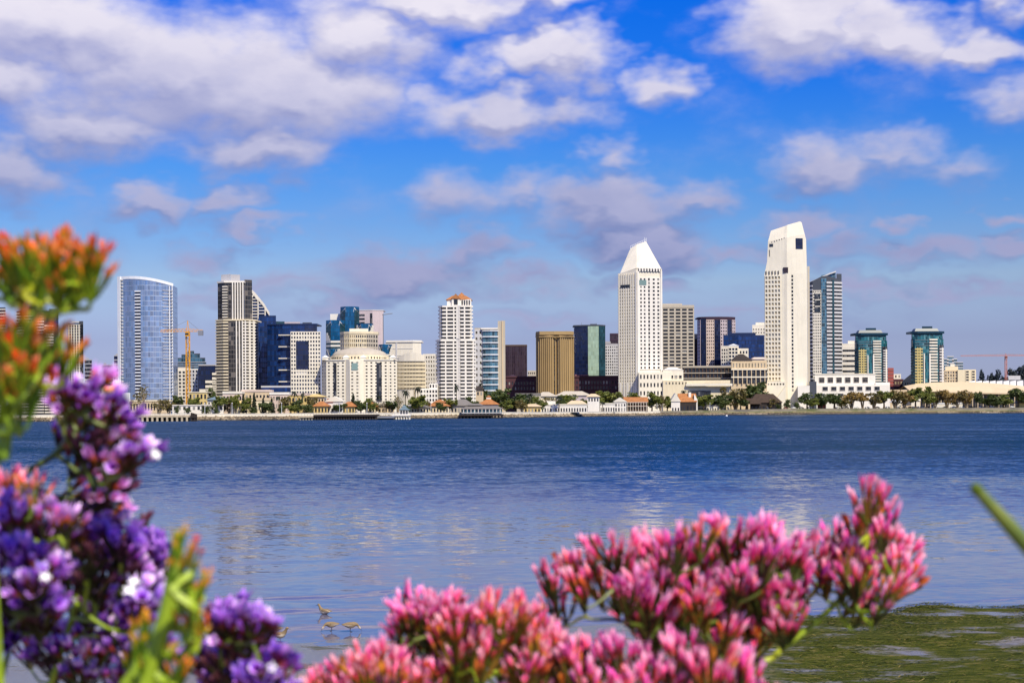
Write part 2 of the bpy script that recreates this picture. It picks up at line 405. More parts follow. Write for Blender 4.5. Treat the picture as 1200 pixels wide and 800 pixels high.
            m.quad((xr, y0, ze + .01), (xr, y1, ze + .01), (xm, y1, zr), (xm, y0, zr)); m.quad((xl, y1, ze + .01), (xl, y0, ze + .01), (xm, y0, zr), (xm, y1, zr))
            m.quad((xl, y0, ze + .01), (xr, y0, ze + .01), (xm, y0, zr)); m.quad((xr, y1, ze + .01), (xl, y1, ze + .01), (xm, y1, zr))
        return m.build(part, mat, s.root)
    def hip(s, x0, x1, ye, yr, depth, mat, part='roof', over=.8, inset=.42, d0=0):
        a, b = s.P((x0, d0)), s.P((x1, d0)); ze, zr = s.z(ye), s.z(yr); m = MB()
        xl, xr, y0, y1 = a[0] - over, b[0] + over, d0 - over, d0 + depth + over
        w = min(xr - xl, y1 - y0) * inset; k = [(xl + w, y0 + w), (xr - w, y0 + w), (xr - w, y1 - w), (xl + w, y1 - w)]
        m.hexa([(xl, y0, ze - .2), (xr, y0, ze - .2), (xr, y1, ze - .2), (xl, y1, ze - .2)], [(xl, y0, ze), (xr, y0, ze), (xr, y1, ze), (xl, y1, ze)])
        m.hexa([(xl, y0, ze + .01), (xr, y0, ze + .01), (xr, y1, ze + .01), (xl, y1, ze + .01)], [(x, y, zr) for x, y in k])
        return m.build(part, mat, s.root)
    def wins(s, p0, p1, y0, y1, n, frac=.5, glass='pane', part='window', off=.06, wall=None):
        """a row of separate framed windows on a wall face"""
        a, b = s.P(p0), s.P(p1); L = math.hypot(b[0]-a[0], b[1]-a[1]); ang = math.atan2(b[1]-a[1], b[0]-a[0]); dx, dy = (b[0]-a[0])/L, (b[1]-a[1])/L
        z0, z1 = s.z(y1), s.z(y0); w = L / n * frac; m = MB(); m.box(-w/2, w/2, -.05, .05, 0, z1 - z0); me = m.mesh(part, glass)
        fr = None
        if wall:
            q = MB(); e = .22
            for (xa, xb, za, zb2) in ((-w/2 - e, -w/2, -e, z1-z0+e), (w/2, w/2 + e, -e, z1-z0+e), (-w/2, w/2, -e, -.003), (-w/2, w/2, z1-z0+.003, z1-z0+e)): q.box(xa, xb, -.3, .05, za, zb2)
            fr = q.mesh('frame', wall)
        for i in range(n):
            u = L * (i + .5) / n
            o = link(part, me, s.root, (a[0] + dx*u + dy*off, a[1] + dy*u - dx*off, z0), ang)
            if fr: link('frame', fr, o)

# ------------------------------------------------------------------ water, beach, far land
m, t, b, o = newmat('water')
pos = t.n('ShaderNodeNewGeometry').outputs['Position']
sx = t.n('ShaderNodeSeparateXYZ'); t.put(sx.inputs[0], pos); py_ = sx.outputs[1]
rng = t.math('ADD', py_, t.math('MULTIPLY', t.noise(t.vmath('MULTIPLY', pos, (.35, 1, 1)), .02, 3), 40))
wind = t.math('POWER', t.mapr(rng, 58, 172, 0, 1), .85)                                # sheltered by the beach, open water further out
def slopes(scale, st, det=2):
    c = t.noise(t.vmath('MULTIPLY', pos, st), scale, det, .55, col=True)
    return t.vmath('SUBTRACT', c, (.5, .5, .5))
small = slopes(4.0, (.5, 1, 1)); mid = slopes(.8, (.45, 1, 1)); big = slopes(.06, (.35, 1, 1), 3)
calm = t.vmath('ADD', t.vmath('MULTIPLY', small, (.08, .09, 0)), t.vmath('MULTIPLY', mid, (.02, .05, 0)))
rough_ = t.vmath('ADD', t.vmath('ADD', t.vmath('MULTIPLY', small, (.9, 1.2, 0)), t.vmath('MULTIPLY', mid, (.3, .5, 0))), t.vmath('MULTIPLY', big, (.15, .5, 0)))
mx = t.n('ShaderNodeMix', data_type='VECTOR'); t.put(mx.inputs[0], wind); t.put(mx.inputs[4], calm); t.put(mx.inputs[5], rough_)
# low swell lines running in along the beach
ph = t.math('SUBTRACT', py_, t.math('MULTIPLY', sx.outputs[0], .27))
ph = t.math('ADD', ph, t.math('MULTIPLY', t.noise(t.vmath('MULTIPLY', pos, (.5, 1, 1)), .22, 2), 5.0))
sw = t.math('SINE', t.math('MULTIPLY', ph, 2.0))
sw = t.math('POWER', t.math('MAXIMUM', sw, 0), 5)
amp = t.math('MULTIPLY', t.mapr(py_, 25, 42, .16, .0), t.mapr(t.noise(t.vmath('MULTIPLY', pos, (.3, 1, 1)), .12, 2), .35, .65))
cb = t.n('ShaderNodeCombineXYZ'); t.put(cb.inputs[1], t.math('MULTIPLY', t.math('MULTIPLY', sw, amp), -1)); cb.inputs[2].default_value = 1; bias = t.n('ShaderNodeCombineXYZ'); t.put(bias.inputs[1], t.math('MULTIPLY_ADD', t.math('POWER', wind, 1.5), -.30, t.mapr(py_, 44, 62, .004, -.016)))
nrm = t.vmath('NORMALIZE', t.vmath('ADD', t.vmath('ADD', mx.outputs[1], bias.outputs[0]), cb.outputs[0]))
t.put(b.inputs['Normal'], nrm)
t.put(b.inputs['Base Color'], t.mix(t.mapr(py_, 38, 85), (.120, .118, .175, 1), (.002, .024, .050, 1)))  # near tint is turbid shallows plus painted sky reflection
t.put(b.inputs['Roughness'], t.fmix(wind, .06, .12)); b.inputs['IOR'].default_value = 1.33
wm = MB(); wm.quad((-7000, -30, 0), (7000, -30, 0), (7000, 9000, 0), (-7000, 9000, 0)); wm.build('water', 'water', kind='structure')

def shore_near(x): return 26.0 + .27 * x + .5 * math.sin(x * .9) + .35 * math.sin(x * 2.3 + 1)
def beach_z(x, y):
    d = shore_near(x) - y
    z = d * .016 + .085 * noise.noise(Vector((x * .30, y * .55, 3))) * min(1, max(0, d * .3)) + .012 * noise.noise(Vector((x * 1.7, y * 1.7, 9)))
    z = max(-1.6, z) if d > 0 else max(-1.6, d * .05)
    k = min(1, max(0, (17.5 - y) / 14.5)); return z + 2.45 * k * k * (3 - 2 * k)
m, t, b, o = newmat('wet_sand')
pos = t.n('ShaderNodeNewGeometry').outputs['Position']
sx = t.n('ShaderNodeSeparateXYZ'); t.put(sx.inputs[0], pos)
fine = t.noise(pos, 38, 4, .65); patch = t.noise(pos, .55, 4, .6)
base = t.mix(fine, (.13, .105, .075, 1), (.34, .29, .215, 1))
wetn = t.mapr(t.math('ADD', sx.outputs[2], t.math('MULTIPLY', t.math('SUBTRACT', patch, .5), .16)), .02, .20)
base = t.mix(wetn, t.mix(fine, (.09, .08, .07, 1), (.20, .18, .15, 1)), base)
alg = t.noise(t.vmath('MULTIPLY', pos, (.6, 1, 1)), 1.1, 6, .65)
am = t.math('MULTIPLY', t.mapr(alg, .36, .50, smooth=True), t.mapr(t.math('ADD', sx.outputs[0], t.math('MULTIPLY', patch, 3.5)), 3.6, 6.2, smooth=True))
am2 = t.math('MULTIPLY', t.mapr(alg, .56, .66, smooth=True), .7)
am = t.math('MAXIMUM', am, am2)
sn = t.noise(t.vmath('MULTIPLY', pos, (.34, 1, 1)), 8.5, 8, .80)
green = t.ramp(sn, [(.34, (.016, .024, .003)), (.47, (.055, .068, .007)), (.57, (.095, .095, .014)), (.69, (.27, .20, .08))])
t.put(b.inputs['Base Color'], t.mix(am, base, green))
t.put(b.inputs['Roughness'], t.fmix(am, t.fmix(wetn, .12, .75), .8)); t.put(b.inputs['Specular IOR Level'], t.fmix(am, .5, .04))
bp = t.n('ShaderNodeBump'); bp.inputs['Strength'].default_value = 1; bp.inputs['Distance'].default_value = .02
t.put(bp.inputs['Height'], t.math('ADD', t.math('MULTIPLY', fine, t.fmix(wetn, .15, .6)), t.math('MULTIPLY', t.math('MULTIPLY', am, t.noise(pos, 24, 4, .7)), 2.0))); t.put(b.inputs['Normal'], bp.outputs[0])
bm_ = MB(); xs = [-60 + 1.0 * i for i in range(39)] + [-21 + .3 * i for i in range(145)] + [22.5 + 1.5 * i for i in range(34)]; ys = [-20 + 2.0 * i for i in range(10)] + [.3 * i for i in range(170)]
nx = len(xs); bm_.v = [(x, y, beach_z(x, y)) for y in ys for x in xs]
for j in range(len(ys) - 1):
    for i in range(nx - 1):
        q = (j*nx+i, j*nx+i+1, (j+1)*nx+i+1, (j+1)*nx+i); bm_.f.append(q); bm_.mi.append(0); bm_.uv += [bm_.v[k][:2] for k in q]
bm_.build('beach', 'wet_sand', smooth=True, kind='structure')

# matted weed lying on the shallow sand
m, t, b, o = newmat('weed')
rnd = t.n('ShaderNodeNewGeometry').outputs['Random Per Island']
t.put(b.inputs['Base Color'], t.ramp(rnd, [(0, (.012, .020, .002)), (.5, (.045, .060, .006)), (.85, (.12, .12, .018)), (1, (.24, .18, .06))])); b.inputs['Roughness'].default_value = .9; b.inputs['Specular IOR Level'].default_value = .08
wd = MB(); rr = random.Random(3)
for i in range(30000):
    x = rr.uniform(2.4, 14); y = shore_near(x) - (rr.uniform(0, 9) if rr.random() < .6 else abs(rr.gauss(0, 1)) * 1.2) + .25
    if x < 4.5 and rr.random() > (x - 2.4) / 2.1: continue
    if noise.noise(Vector((x * .5, y * 1.6, 1))) + .35 * noise.noise(Vector((x * 1.6, y * 5, 1))) < -.08 + rr.uniform(-.15, .15) or y < 17: continue
    z = max(0.004, beach_z(x, y)); a = rr.gauss(0, .5) + (math.pi if rr.random() < .5 else 0); L = rr.uniform(.06, .20); w = rr.uniform(.004, .012); hh = rr.uniform(.003, .022)
    c, s_ = math.cos(a), math.sin(a)
    wd.quad((x - s_*w, y + c*w, z), (x + s_*w, y - c*w, z), (x + c*L*.6 + s_*w*.8, y + s_*L*.6 - c*w*.8, z + hh), (x + c*L*.6 - s_*w*.8, y + s_*L*.6 + c*w*.8, z + hh))
wd.build('seaweed', 'weed', kind='stuff')

# far shore
SH = [(-900, 660), (-300, 680), (150, 695), (300, 705), (450, 760), (600, 835), (700, 960), (760, 1040), (900, 1120), (1100, 1215), (1300, 1260), (1700, 1300), (2600, 1350)]
def shore_y(px):
    for (a, ya), (c, yc) in zip(SH, SH[1:]):
        if a <= px <= c: return ya + (yc - ya) * (px - a) / (c - a)
    return SH[-1][1]
SP = []                       # world points along the far waterline
for px in range(-900, 2601, 25):
    y = shore_y(px); SP.append(((px - 600) / F * y, y))
m, t, b, o = newmat('ground')
pos = t.n('ShaderNodeNewGeometry').outputs['Position']
t.put(b.inputs['Base Color'], t.ramp(t.noise(pos, .03, 5, .6), [(.35, (.10, .095, .085)), (.5, (.22, .19, .14)), (.62, (.09, .10, .04))])); b.inputs['Roughness'].default_value = .9
m, t, b, o = newmat('lawn')
pos = t.n('ShaderNodeNewGeometry').outputs['Position']
t.put(b.inputs['Base Color'], t.ramp(t.noise(pos, .09, 5, .65), [(.32, (.07, .10, .02)), (.5, (.20, .20, .06)), (.68, (.36, .28, .14))])); b.inputs['Roughness'].default_value = .9
g = MB(); rows = []
for (x, y) in SP: rows.append([(x, y + 9, 2.4), (x, y + 9.5, gz(x) - .1), (x, y + 60, gz(x)), (x, y + 500, gz(x)), (x * 1.6, 4000, gz(x)), (x * 3, 9500, gz(x))])
for a, c in zip(rows, rows[1:]):
    for k in range(5): g.quad(a[k], c[k], c[k+1], a[k+1])
g.build('ground', 'ground', kind='structure')
# grassy foreshore of the marina park (the right half)
lw = MB(); pts = [p for p in SP if p[0] > 125]
for a, c in zip(pts, pts[1:]):
    za, zc = gz(a[0]) + .12, gz(c[0]) + .12
    lw.quad((a[0], a[1] + 7, 2.0), (c[0], c[1] + 7, 2.0), (c[0], c[1] + 15, zc - .5), (a[0], a[1] + 15, za - .5)); lw.quad((a[0], a[1] + 15, za - .5), (c[0], c[1] + 15, zc - .5), (c[0], c[1] + 45, zc), (a[0], a[1] + 45, za))
lw.build('lawn', 'lawn', kind='structure')
# loose rock revetment along the waterline: counted by nobody
m, t, b, o = newmat('rock')
rnd = t.n('ShaderNodeNewGeometry').outputs['Random Per Island']; pos = t.n('ShaderNodeNewGeometry').outputs['Position']
sx = t.n('ShaderNodeSeparateXYZ'); t.put(sx.inputs[0], pos)
wetr = t.mapr(t.math('ADD', sx.outputs[2], t.math('MULTIPLY', rnd, .5)), .5, 1.2)
t.put(b.inputs['Base Color'], t.mix(wetr, (.022, .020, .017, 1), t.ramp(rnd, [(0, (.07, .055, .035)), (.6, (.20, .15, .09)), (1, (.36, .29, .19))]))); b.inputs['Roughness'].default_value = .8
rk = MB(); rr = random.Random(5)
for i in range(9000):
    k = rr.uniform(20, 108); i0 = int(k); f_ = k - i0
    x = SP[i0][0] + (SP[i0+1][0] - SP[i0][0]) * f_; y = SP[i0][1] + (SP[i0+1][1] - SP[i0][1]) * f_
    d = rr.uniform(-1.0, 8.2); z = -.3 + (d + 1) / 9 * 2.3; r_ = rr.uniform(.35, .95)
    P_ = [Vector((rr.gauss(0, 1), rr.gauss(0, 1), rr.gauss(0, 1))).normalized() * r_ * rr.uniform(.7, 1.2) for _ in range(6)]
    P_ = [Vector((abs(v.x) * sgx, v.y * .3 + sgy * r_ * .6, v.z * .3)) for v, sgx, sgy in zip(P_[:4], (1, -1, -1, 1), (-1, -1, 1, 1))]
    bot = [(x + v.x, y + d + v.y, z + v.z * .4 - r_ * .5) for v in (P_[1], P_[0], P_[3], P_[2])]
    top = [(p[0] * .45 + x * .55, p[1] * .45 + (y + d) * .55, z + r_ * rr.uniform(.25, .6)) for p in bot]
    base_i = len(rk.v); rk.v += bot + top
    for q in ((0,1,5,4), (1,2,6,5), (2,3,7,6), (3,0,4,7), (4,5,6,7)):
        rk.f.append(tuple(base_i + w for w in q)); rk.mi.append(0); rk.uv += [(0, 0)] * 4
rk.build('rocks', 'rock', kind='stuff')
bk = MB()
for a, c in zip(SP, SP[1:]): bk.quad((a[0], a[1] - 1.5, -.6), (c[0], c[1] - 1.5, -.6), (c[0], c[1] + 9, 2.2), (a[0], a[1] + 9, 2.2))
bk.build('shore', 'rock', kind='structure')
# pale concrete sea wall on top of the rocks, from the piers to the villas
sw_ = MB(); pts = [p for p in SP if -420 < p[0] < 118]
line_ = [(p[0], p[1] + 8.3) for p in pts]
sw_.ring(line_, 1.5, 3.25, -.6, 0); sw = thing('sea_wall', 'long pale concrete sea wall above the rocks along the waterfront', 'wall', (0, 0, 0))
sw_.build('wall', 'ivory_wall', sw); cp = MB(); cp.ring(line_, 3.253, 3.45, -.75, .15); cp.build('coping', 'bright_wall', sw)

# ------------------------------------------------------------------ the skyline, left to right
def BW(*a, **k): return Bld(*a, **k)
# three towers half hidden behind the flowers
b = BW('condo_tower', 'dark condo tower cut by the photo edge behind the orange flowers', 1250, 0)
b.solid('wall', 'slate_wall', [(-16, 4), (7, 0)], 360); b.skin([(-16, 4), (7, 0)], 362, None, 'dark_glass'); b.bands([(-16, 4), (7, 0)], 362, None, 34, .3, .9, 'white_wall')
b = BW('condo_tower', 'tall condo tower with white balcony stripes behind the orange flowers', 1200, 45)
b.solid('wall', 'dark_wall', [(20, 6), (52, 0), (69, 5)], 364); b.solid('core_tower', 'slate_wall', [(58, 9), (68, 9)], 361, depth=10)
b.skin([(20, 6), (52, 0)], 366, None, 'dark_glass'); b.bands([(20, 6), (52, 0)], 366, None, 36, .42, 1.2, 'white_wall'); b.bands([(52.5, 0), (63, 3)], 381, None, 32, .42, 1.0, 'white_wall')
b.skin([(52.5, 0), (63, 3)], 380, None, 'dark_glass'); b.skin([(64, 3.5), (69, 5)], 364, None, 'deep_glass')
b = BW('condo_tower', 'slimmer grey condo tower with upright white piers beside the flowers', 1230, 90)
b.solid('wall', 'slate_wall', [(80, 3), (98, 0)], 379); b.skin([(80, 3), (98, 0)], 379, None, 'dark_glass'); b.fins([(80, 3), (95, .5)], 380, None, 5, .32, .8, 'white_wall'); b.bands([(80, 3), (95, .5)], 380, None, 32, .22, .6, 'pale_grey_wall')
b.solid('penthouse', 'slate_wall', [(93, 3), (98, 2)], 376, 380, depth=8); b.cap_slab([(85, 3), (93, 2)], 376.5, 377.5, 'white_wall', 8)
for (nm, lab, x0, x1, yt, Y, w, gl) in (('office_block', 'small grey distant block just right of the slim condo tower', 99.5, 108, 421, 1500, 'slate_wall', 'dark_glass'),
        ('office_block', 'low slate office block in the gap left of the blue glass tower', 120, 133, 427, 1480, 'slate_wall', 'dark_glass'),
        ('office_block', 'narrow dark block right against the blue glass tower', 134, 143, 416, 1400, 'dark_wall', 'deep_glass'),
        ('office_block', 'low brown block at the foot of the gap beside flowers', 108, 121, 433, 1450, 'taupe_wall', 'shade_glass')):
    b = BW(nm, lab, Y, (x0 + x1) / 2); b.solid('wall', w, [(x0, 1), (x1, 0)], yt); b.skin([(x0, 1), (x1, 0)], yt + 1, None, gl); b.bands([(x0, 1), (x1, 0)], yt, None, 14, .25, .35, 'grey_wall', 'floor_band')
    b.solid('plant_room', 'grey_wall', [(x0 + 2, 4), (x0 + 5, 4)], yt - 2, yt, depth=6)
b = BW('apartment_block', 'white low apartment block at the foot of the blue glass tower', 1150, 128)
b.solid('wall', 'white_wall', [(112, 0), (150, 0)], 452); b.wins((112, 0), (150, 0), 456, 460, 9, .5, wall='white_wall'); b.wins((112, 0), (150, 0), 464, 468, 9, .5, wall='white_wall')

# blue glass tower with the bowed front
b = BW('glass_tower', 'pale blue curved glass tower with a sloping top and white edge', 1000, 172)
arc = [(140 + 63.5 * k / 10, 7 - 11 * math.sin(math.pi * (.12 + .80 * k / 10)) ) for k in range(11)]
top = [326 + 8.0 * max(0, (k - 2) / 8) ** 1.6 for k in range(11)]
f_ = b.pts(arc); m_ = MB(); zt = [b.z(y) for y in top]
m_.prism(f_ + [(f_[-1][0] - 2, 26), (f_[5][0], 32), (f_[0][0] + 2, 26)], 0, zt + [zt[-1], zt[5], zt[0]]); m_.build('glazing', 'sky_glass', b.root)
pr = MB()
fo = offs(f_, .35)
for k in range(10):
    pr.hexa([(*fo[k], zt[k] - .6), (*fo[k+1], zt[k+1] - .6), (*f_[k+1], zt[k+1] - .6), (*f_[k], zt[k] - .6)], [(*fo[k], zt[k] + 1.4), (*fo[k+1], zt[k+1] + 1.4), (*f_[k+1], zt[k+1] + 1.4), (*f_[k], zt[k] + 1.4)])
pr.build('parapet', 'white_metal', b.root)
b.fins([(139.4, 3.2), (142.6, 1.8)], 323.5, None, 1, 1.0, 1.0, 'white_metal', 'edge_fin'); b.bands([(141, 3), (144.5, 1.0)], 327, None, 40, .4, .9, 'pale_grey_wall', 'balcony')
b.skin(arc[3:5], 341, None, 'deep_glass', 'balcony_recess', .25); b.bands([arc[3], arc[4]], 341, None, 38, .38, 1.0, 'white_metal')
b.fins([arc[9], arc[10]], 335, None, 2, .25, .8, 'white_metal', 'edge_fin'); b.bands([arc[8], arc[9], (203.3, 3.2)], 340, None, 38, .16, .5, 'pale_grey_wall', 'floor_band')
b.solid('plant_room', 'steel', [(147, 6), (156, 5)], 324.5, 328, depth=9); b.solid('plant_room', 'teal_wall', [(163, 5), (168, 5)], 324, 329, depth=8)
b.fins(arc[:3], 460, None, 6, .35, .8, 'white_metal', 'column', single=True)

# blocks behind the yellow crane
b = BW('glass_tower', 'ragged grey glass tower behind the yellow crane', 1250, 222)
b.solid('wall', 'slate_wall', [(205, 2), (242, 0)], 424); b.skin([(205, 2), (242, 0)], 424, 436, 'aqua_glass'); b.bands([(205, 2), (242, 0)], 424, 440, 6, .22, .7, 'grey_wall', 'floor_band')
for (x0, x1, y0) in ((207, 213, 419), (213, 220, 415), (220, 228, 411), (228, 235, 414), (235, 241, 419)): b.solid('penthouse', 'slate_wall', [(x0, 3), (x1 - .2, 2)], y0, 425, depth=9); b.skin([(x0, 3), (x1 - .2, 2)], y0 + 1.4, 424, 'aqua_glass')
b = BW('apartment_tower', 'white framed apartment block directly behind the yellow crane mast', 1150, 218)
b.solid('wall', 'white_wall', [(204, 2), (233, 0)], 432); b.grid((204.5, 2), (218, 1.1), 434, 472, 3, 9, .62, .6, 'white_wall', 'pane'); b.grid((218, 1.1), (232.6, 0), 433, 472, 4, 9, .55, .6, 'pale_grey_wall', 'pane_blue'); b.cap_slab([(206, 3), (219, 2)], 430.5, 432, 'white_wall', 12)
b = BW('office_block', 'navy glass office block with stepped white ends beside the brown tower', 1130, 246)
b.solid('wall', 'navy_wall', [(233, 1), (257, 0)], 428); b.skin([(233, 1), (257, 0)], 429, None, 'deep_glass'); b.cap_slab([(233, 1), (257, 0)], 427, 428.4, 'grey_wall', 22)
for (x0, yt) in ((249, 437), (241, 446), (234, 456)):
    b.solid('wing', 'white_wall', [(x0, -9), (258, -9)], yt, depth=8); b.bands([(x0, -9), (258, -9)], yt, 468, max(2, int((468 - yt) / 5)), .55, .7, 'white_wall')
    b.skin([(x0, -9), (258, -9)], yt + 1, 468, 'dark_glass')

# dark brown and cream residential tower
b = BW('residential_tower', 'tall dark brown tower with upright white piers and cream balcony bands', 1000, 277)
lo = [(254, 5), (263, 0), (290, 0), (299.5, 5)]; up = [(256, 6), (264, 1), (287, 1)]
b.solid('wall', 'taupe_wall', lo, 375); b.solid('upper_wall', 'taupe_wall', up, 331, 375); b.solid('wing', 'taupe_wall', [(287.2, 4), (296, 7)], 327, 375, depth=18)
b.skin(lo, 376, None, 'shade_glass'); b.skin(up, 332, 375, 'shade_glass'); b.skin([(287.4, 4), (296, 7)], 328, 374, 'shade_glass')
b.bands([(254, 5), (263, 0), (268, 0)], 377, None, 30, .42, 1.1, 'cream_wall'); b.bands([(262, 2), (267.5, 1)], 335, 374, 12, .40, 1.2, 'white_wall')
b.fins([(272, 1), (287, 1)], 330.5, 375, 5, .40, 1.0, 'bright_wall'); b.fins([(276, 0), (290, 0)], 376, None, 4, .34, 1.0, 'bright_wall'); b.fins([(290, 0), (299.5, 5)], 376, None, 2, .35, 1.0, 'white_wall')
b.bands([(284, 0), (290, 0), (299.5, 5)], 377, None, 30, .40, .7, 'white_wall'); b.cap_slab(up, 329, 331, 'bright_wall', 20, .9); b.cap_slab(lo, 374, 375.6, 'cream_wall', 20, .9, 'ledge')
b.solid('penthouse', 'pale_grey_wall', [(260, 8), (271, 3)], 320.5, 330, depth=14); b.solid('penthouse', 'grey_wall', [(271.2, 3), (282, 6)], 321, 330, depth=14)
# slant topped blue glass tower
b = BW('glass_tower', 'blue glass tower with a white framed slanting roof behind the brown tower', 1080, 308)
ys = [337, 344, 355, 367]; xs_ = [293, 300, 309, 316.5]
b.solid('glazing', 'navy_glass', [(x, 0) for x in xs_], ys, depth=24)
f_ = b.pts([(x, 0) for x in xs_]); m_ = MB()
for k in range(3):
    z0, z1 = b.z(ys[k]), b.z(ys[k+1]); m_.hexa([(f_[k][0], -.8, z0 - 2.2), (f_[k+1][0], -.8, z1 - 2.2), (f_[k+1][0], 0, z1 - 2.2), (f_[k][0], 0, z0 - 2.2)], [(f_[k][0], -.8, z0 + .5), (f_[k+1][0], -.8, z1 + .5), (f_[k+1][0], 0, z1 + .5), (f_[k][0], 0, z0 + .5)])
m_.build('roof_frame', 'white_wall', b.root)
m_ = MB(); xm = b.P(298.5)[0]
for sgn, x1 in ((-1, 294), (1, 303)):
    xa = b.P(x1)[0]; q = [(xm, b.z(343)), (xa, b.z(350)), (xa, b.z(353)), (xm, b.z(346.2))]
    if sgn < 0: q = [q[1], q[0], q[3], q[2]]
    m_.hexa([(q[3][0], -.9, q[3][1]), (q[2][0], -.9, q[2][1]), (q[2][0], -.1, q[2][1]), (q[3][0], -.1, q[3][1])], [(q[0][0], -.9, q[0][1]), (q[1][0], -.9, q[1][1]), (q[1][0], -.1, q[1][1]), (q[0][0], -.1, q[0][1])])
m_.build('gable_frame', 'white_wall', b.root)
for x in (296, 303.2, 311.5): b.fins([(x - .6, 0), (x + .6, 0)], 352 if x < 305 else 358, None, 1, 1.0, .9, 'white_wall')
b.bands([(296, 0), (303, 0)], 350, 440, 26, .32, .5, 'white_wall', 'floor_band'); b.bands([(304, 0), (311, 0)], 356, 385, 8, .32, .5, 'pale_grey_wall', 'floor_band')
b.solid('wing', 'navy_glass', [(303.5, -14), (324, -12)], 371, depth=12); b.solid('wing', 'petrol_glass', [(320, -6), (334, -2)], 377, depth=14)
# navy office block with the white punched front
b = BW('office_tower', 'navy glass office block with a white gridded front and navy centre panel', 1030, 344)
b.solid('glazing', 'navy_glass', [(313.5, 3), (341, 0), (372, 2)], 380); b.cap_slab([(313.5, 3), (341, 0), (372, 2)], 379, 380.5, 'navy_wall', 22, .5)
b.skin([(358, .7), (372, 2)], 381, 389, 'deep_glass', 'glazing', .3); b.solid('plant_room', 'lilac_wall', [(334, 8), (352, 8)], 376.3, 379, depth=8); b.solid('plant_room', 'slate_wall', [(355, 8), (366, 8)], 377, 379, depth=8)
b.solid('wing', 'pale_grey_wall', [(341, -7), (376, -5)], 389, depth=9)
b.grid((341, -7), (376, -5), 389.2, 462, 11, 16, .58, .55, 'white_wall', 'pane_blue', skip=lambda i, j: 2 <= i <= 5 and 5 <= j <= 13, cap=100)
b.plate((347.3, -6.6), (362.3, -5.8), 400, 433, 'deep_glass', .62, 'centre_panel', .5)
b.bands([(327, -.2), (341, -.4)], 392, 460, 5, .08, .8, 'white_wall', 'floor_band')
b.solid('podium', 'pale_grey_wall', [(306, -9), (341, -9)], 452, depth=8); b.skin([(306, -9), (341, -9)], 454, 461, 'navy_glass', 'podium_glazing')

# cluster of blue glass hexagons
b = BW('glass_tower', 'cluster of blue glass hexagonal towers on white bands behind the dome', 1280, 408)
def hexa_tower(x0, x1, yt, d, ymid):
    xa, xb = x0 + (x1 - x0) * .26, x0 + (x1 - x0) * .74; o_ = [(x0, d + 6), (xa, d), (xb, d), (x1, d + 6)]
    b.solid('tower_shaft', 'white_wall', o_, ymid, depth=12); b.solid('glass_crown', 'azure_glass', o_, yt, ymid, depth=12)
    b.skin([o_[0], o_[1]], yt + 4, ymid, 'petrol_glass', 'side_glazing'); b.skin([o_[2], o_[3]], yt + 4, ymid, 'petrol_glass', 'side_glazing')
    f = b.pts(o_); z0, zm = b.z(yt + 1.0), b.z(yt + 6.0); m = MB()
    for (p, q, s_) in ((f[0], f[1], 1), (f[3], f[2], -1)):       # white chamfers at the crown's corners
        a_ = Vector((p[0], p[1] - .25, zm - 1.5)); c_ = Vector((q[0], q[1] - .3, z0)); e_ = Vector((q[0] + s_ * .9, q[1] - .35, zm - .2)); g_ = Vector((p[0] + s_ * .6, p[1] - .35, zm - 3.2))
        m.quad(*( (a_, g_, e_, c_) if s_ > 0 else (g_, a_, c_, e_))); b_ = [v + Vector((0, .2, 0)) for v in (a_, g_, e_, c_)]; m.quad(*(b_[::-1] if s_ > 0 else b_))
    m.build('crown_trim', 'bright_wall', b.root)
    for kk in range(3):                                           # stepped white lower corners
        w_ = (x1 - x0) * (.22 - .06 * kk); yy = ymid - 3.2 * kk
        b.plate((x0 + .2, d + 5.6), (x0 + w_, d + 5.6 - 6 * w_ / ((x1 - x0) * .26) * .9), yy - 3.0, yy + .2, 'white_wall', .35, 'corner_panel', .3)
        b.plate((x1 - w_, d + 5.6 - 6 * w_ / ((x1 - x0) * .26) * .9), (x1 - .2, d + 5.6), yy - 3.0, yy + .2, 'white_wall', .35, 'corner_panel', .3)
    b.bands(o_, ymid, 460, 13, .5, .3, 'white_wall', 'floor_band'); b.skin(o_, ymid, 460, 'petrol_glass', 'strip_glazing', .1)
hexa_tower(399.5, 421.5, 359, 0, 389); hexa_tower(382.5, 404.5, 376, -14, 400); hexa_tower(418, 438, 380, -13, 391); hexa_tower(444, 460, 404.5, -16, 416); hexa_tower(383.5, 397, 410, -26, 420)
b.solid('core_tower', 'bright_wall', [(387.5, 14), (400, 13)], 366.5, depth=10)
b = BW('office_tower', 'lilac grey office tower with a dark slot behind the blue hexagons', 1360, 435)
b.solid('wall', 'lilac_wall', [(419, 2), (437, 0), (450, 5)], 363.5); b.skin([(434.2, .2), (437, 0)], 367, 400, 'dark_glass', 'slot', .2); b.bands([(420, 2), (428, 1.1)], 366, 384, 4, .45, .5, 'lilac_wall', 'floor_band'); b.skin([(420, 2), (428, 1.1)], 367, 384, 'dark_glass'); b.cap_slab([(419, 2), (437, 0), (450, 5)], 362.8, 363.6, 'pale_grey_wall', 20, .3)
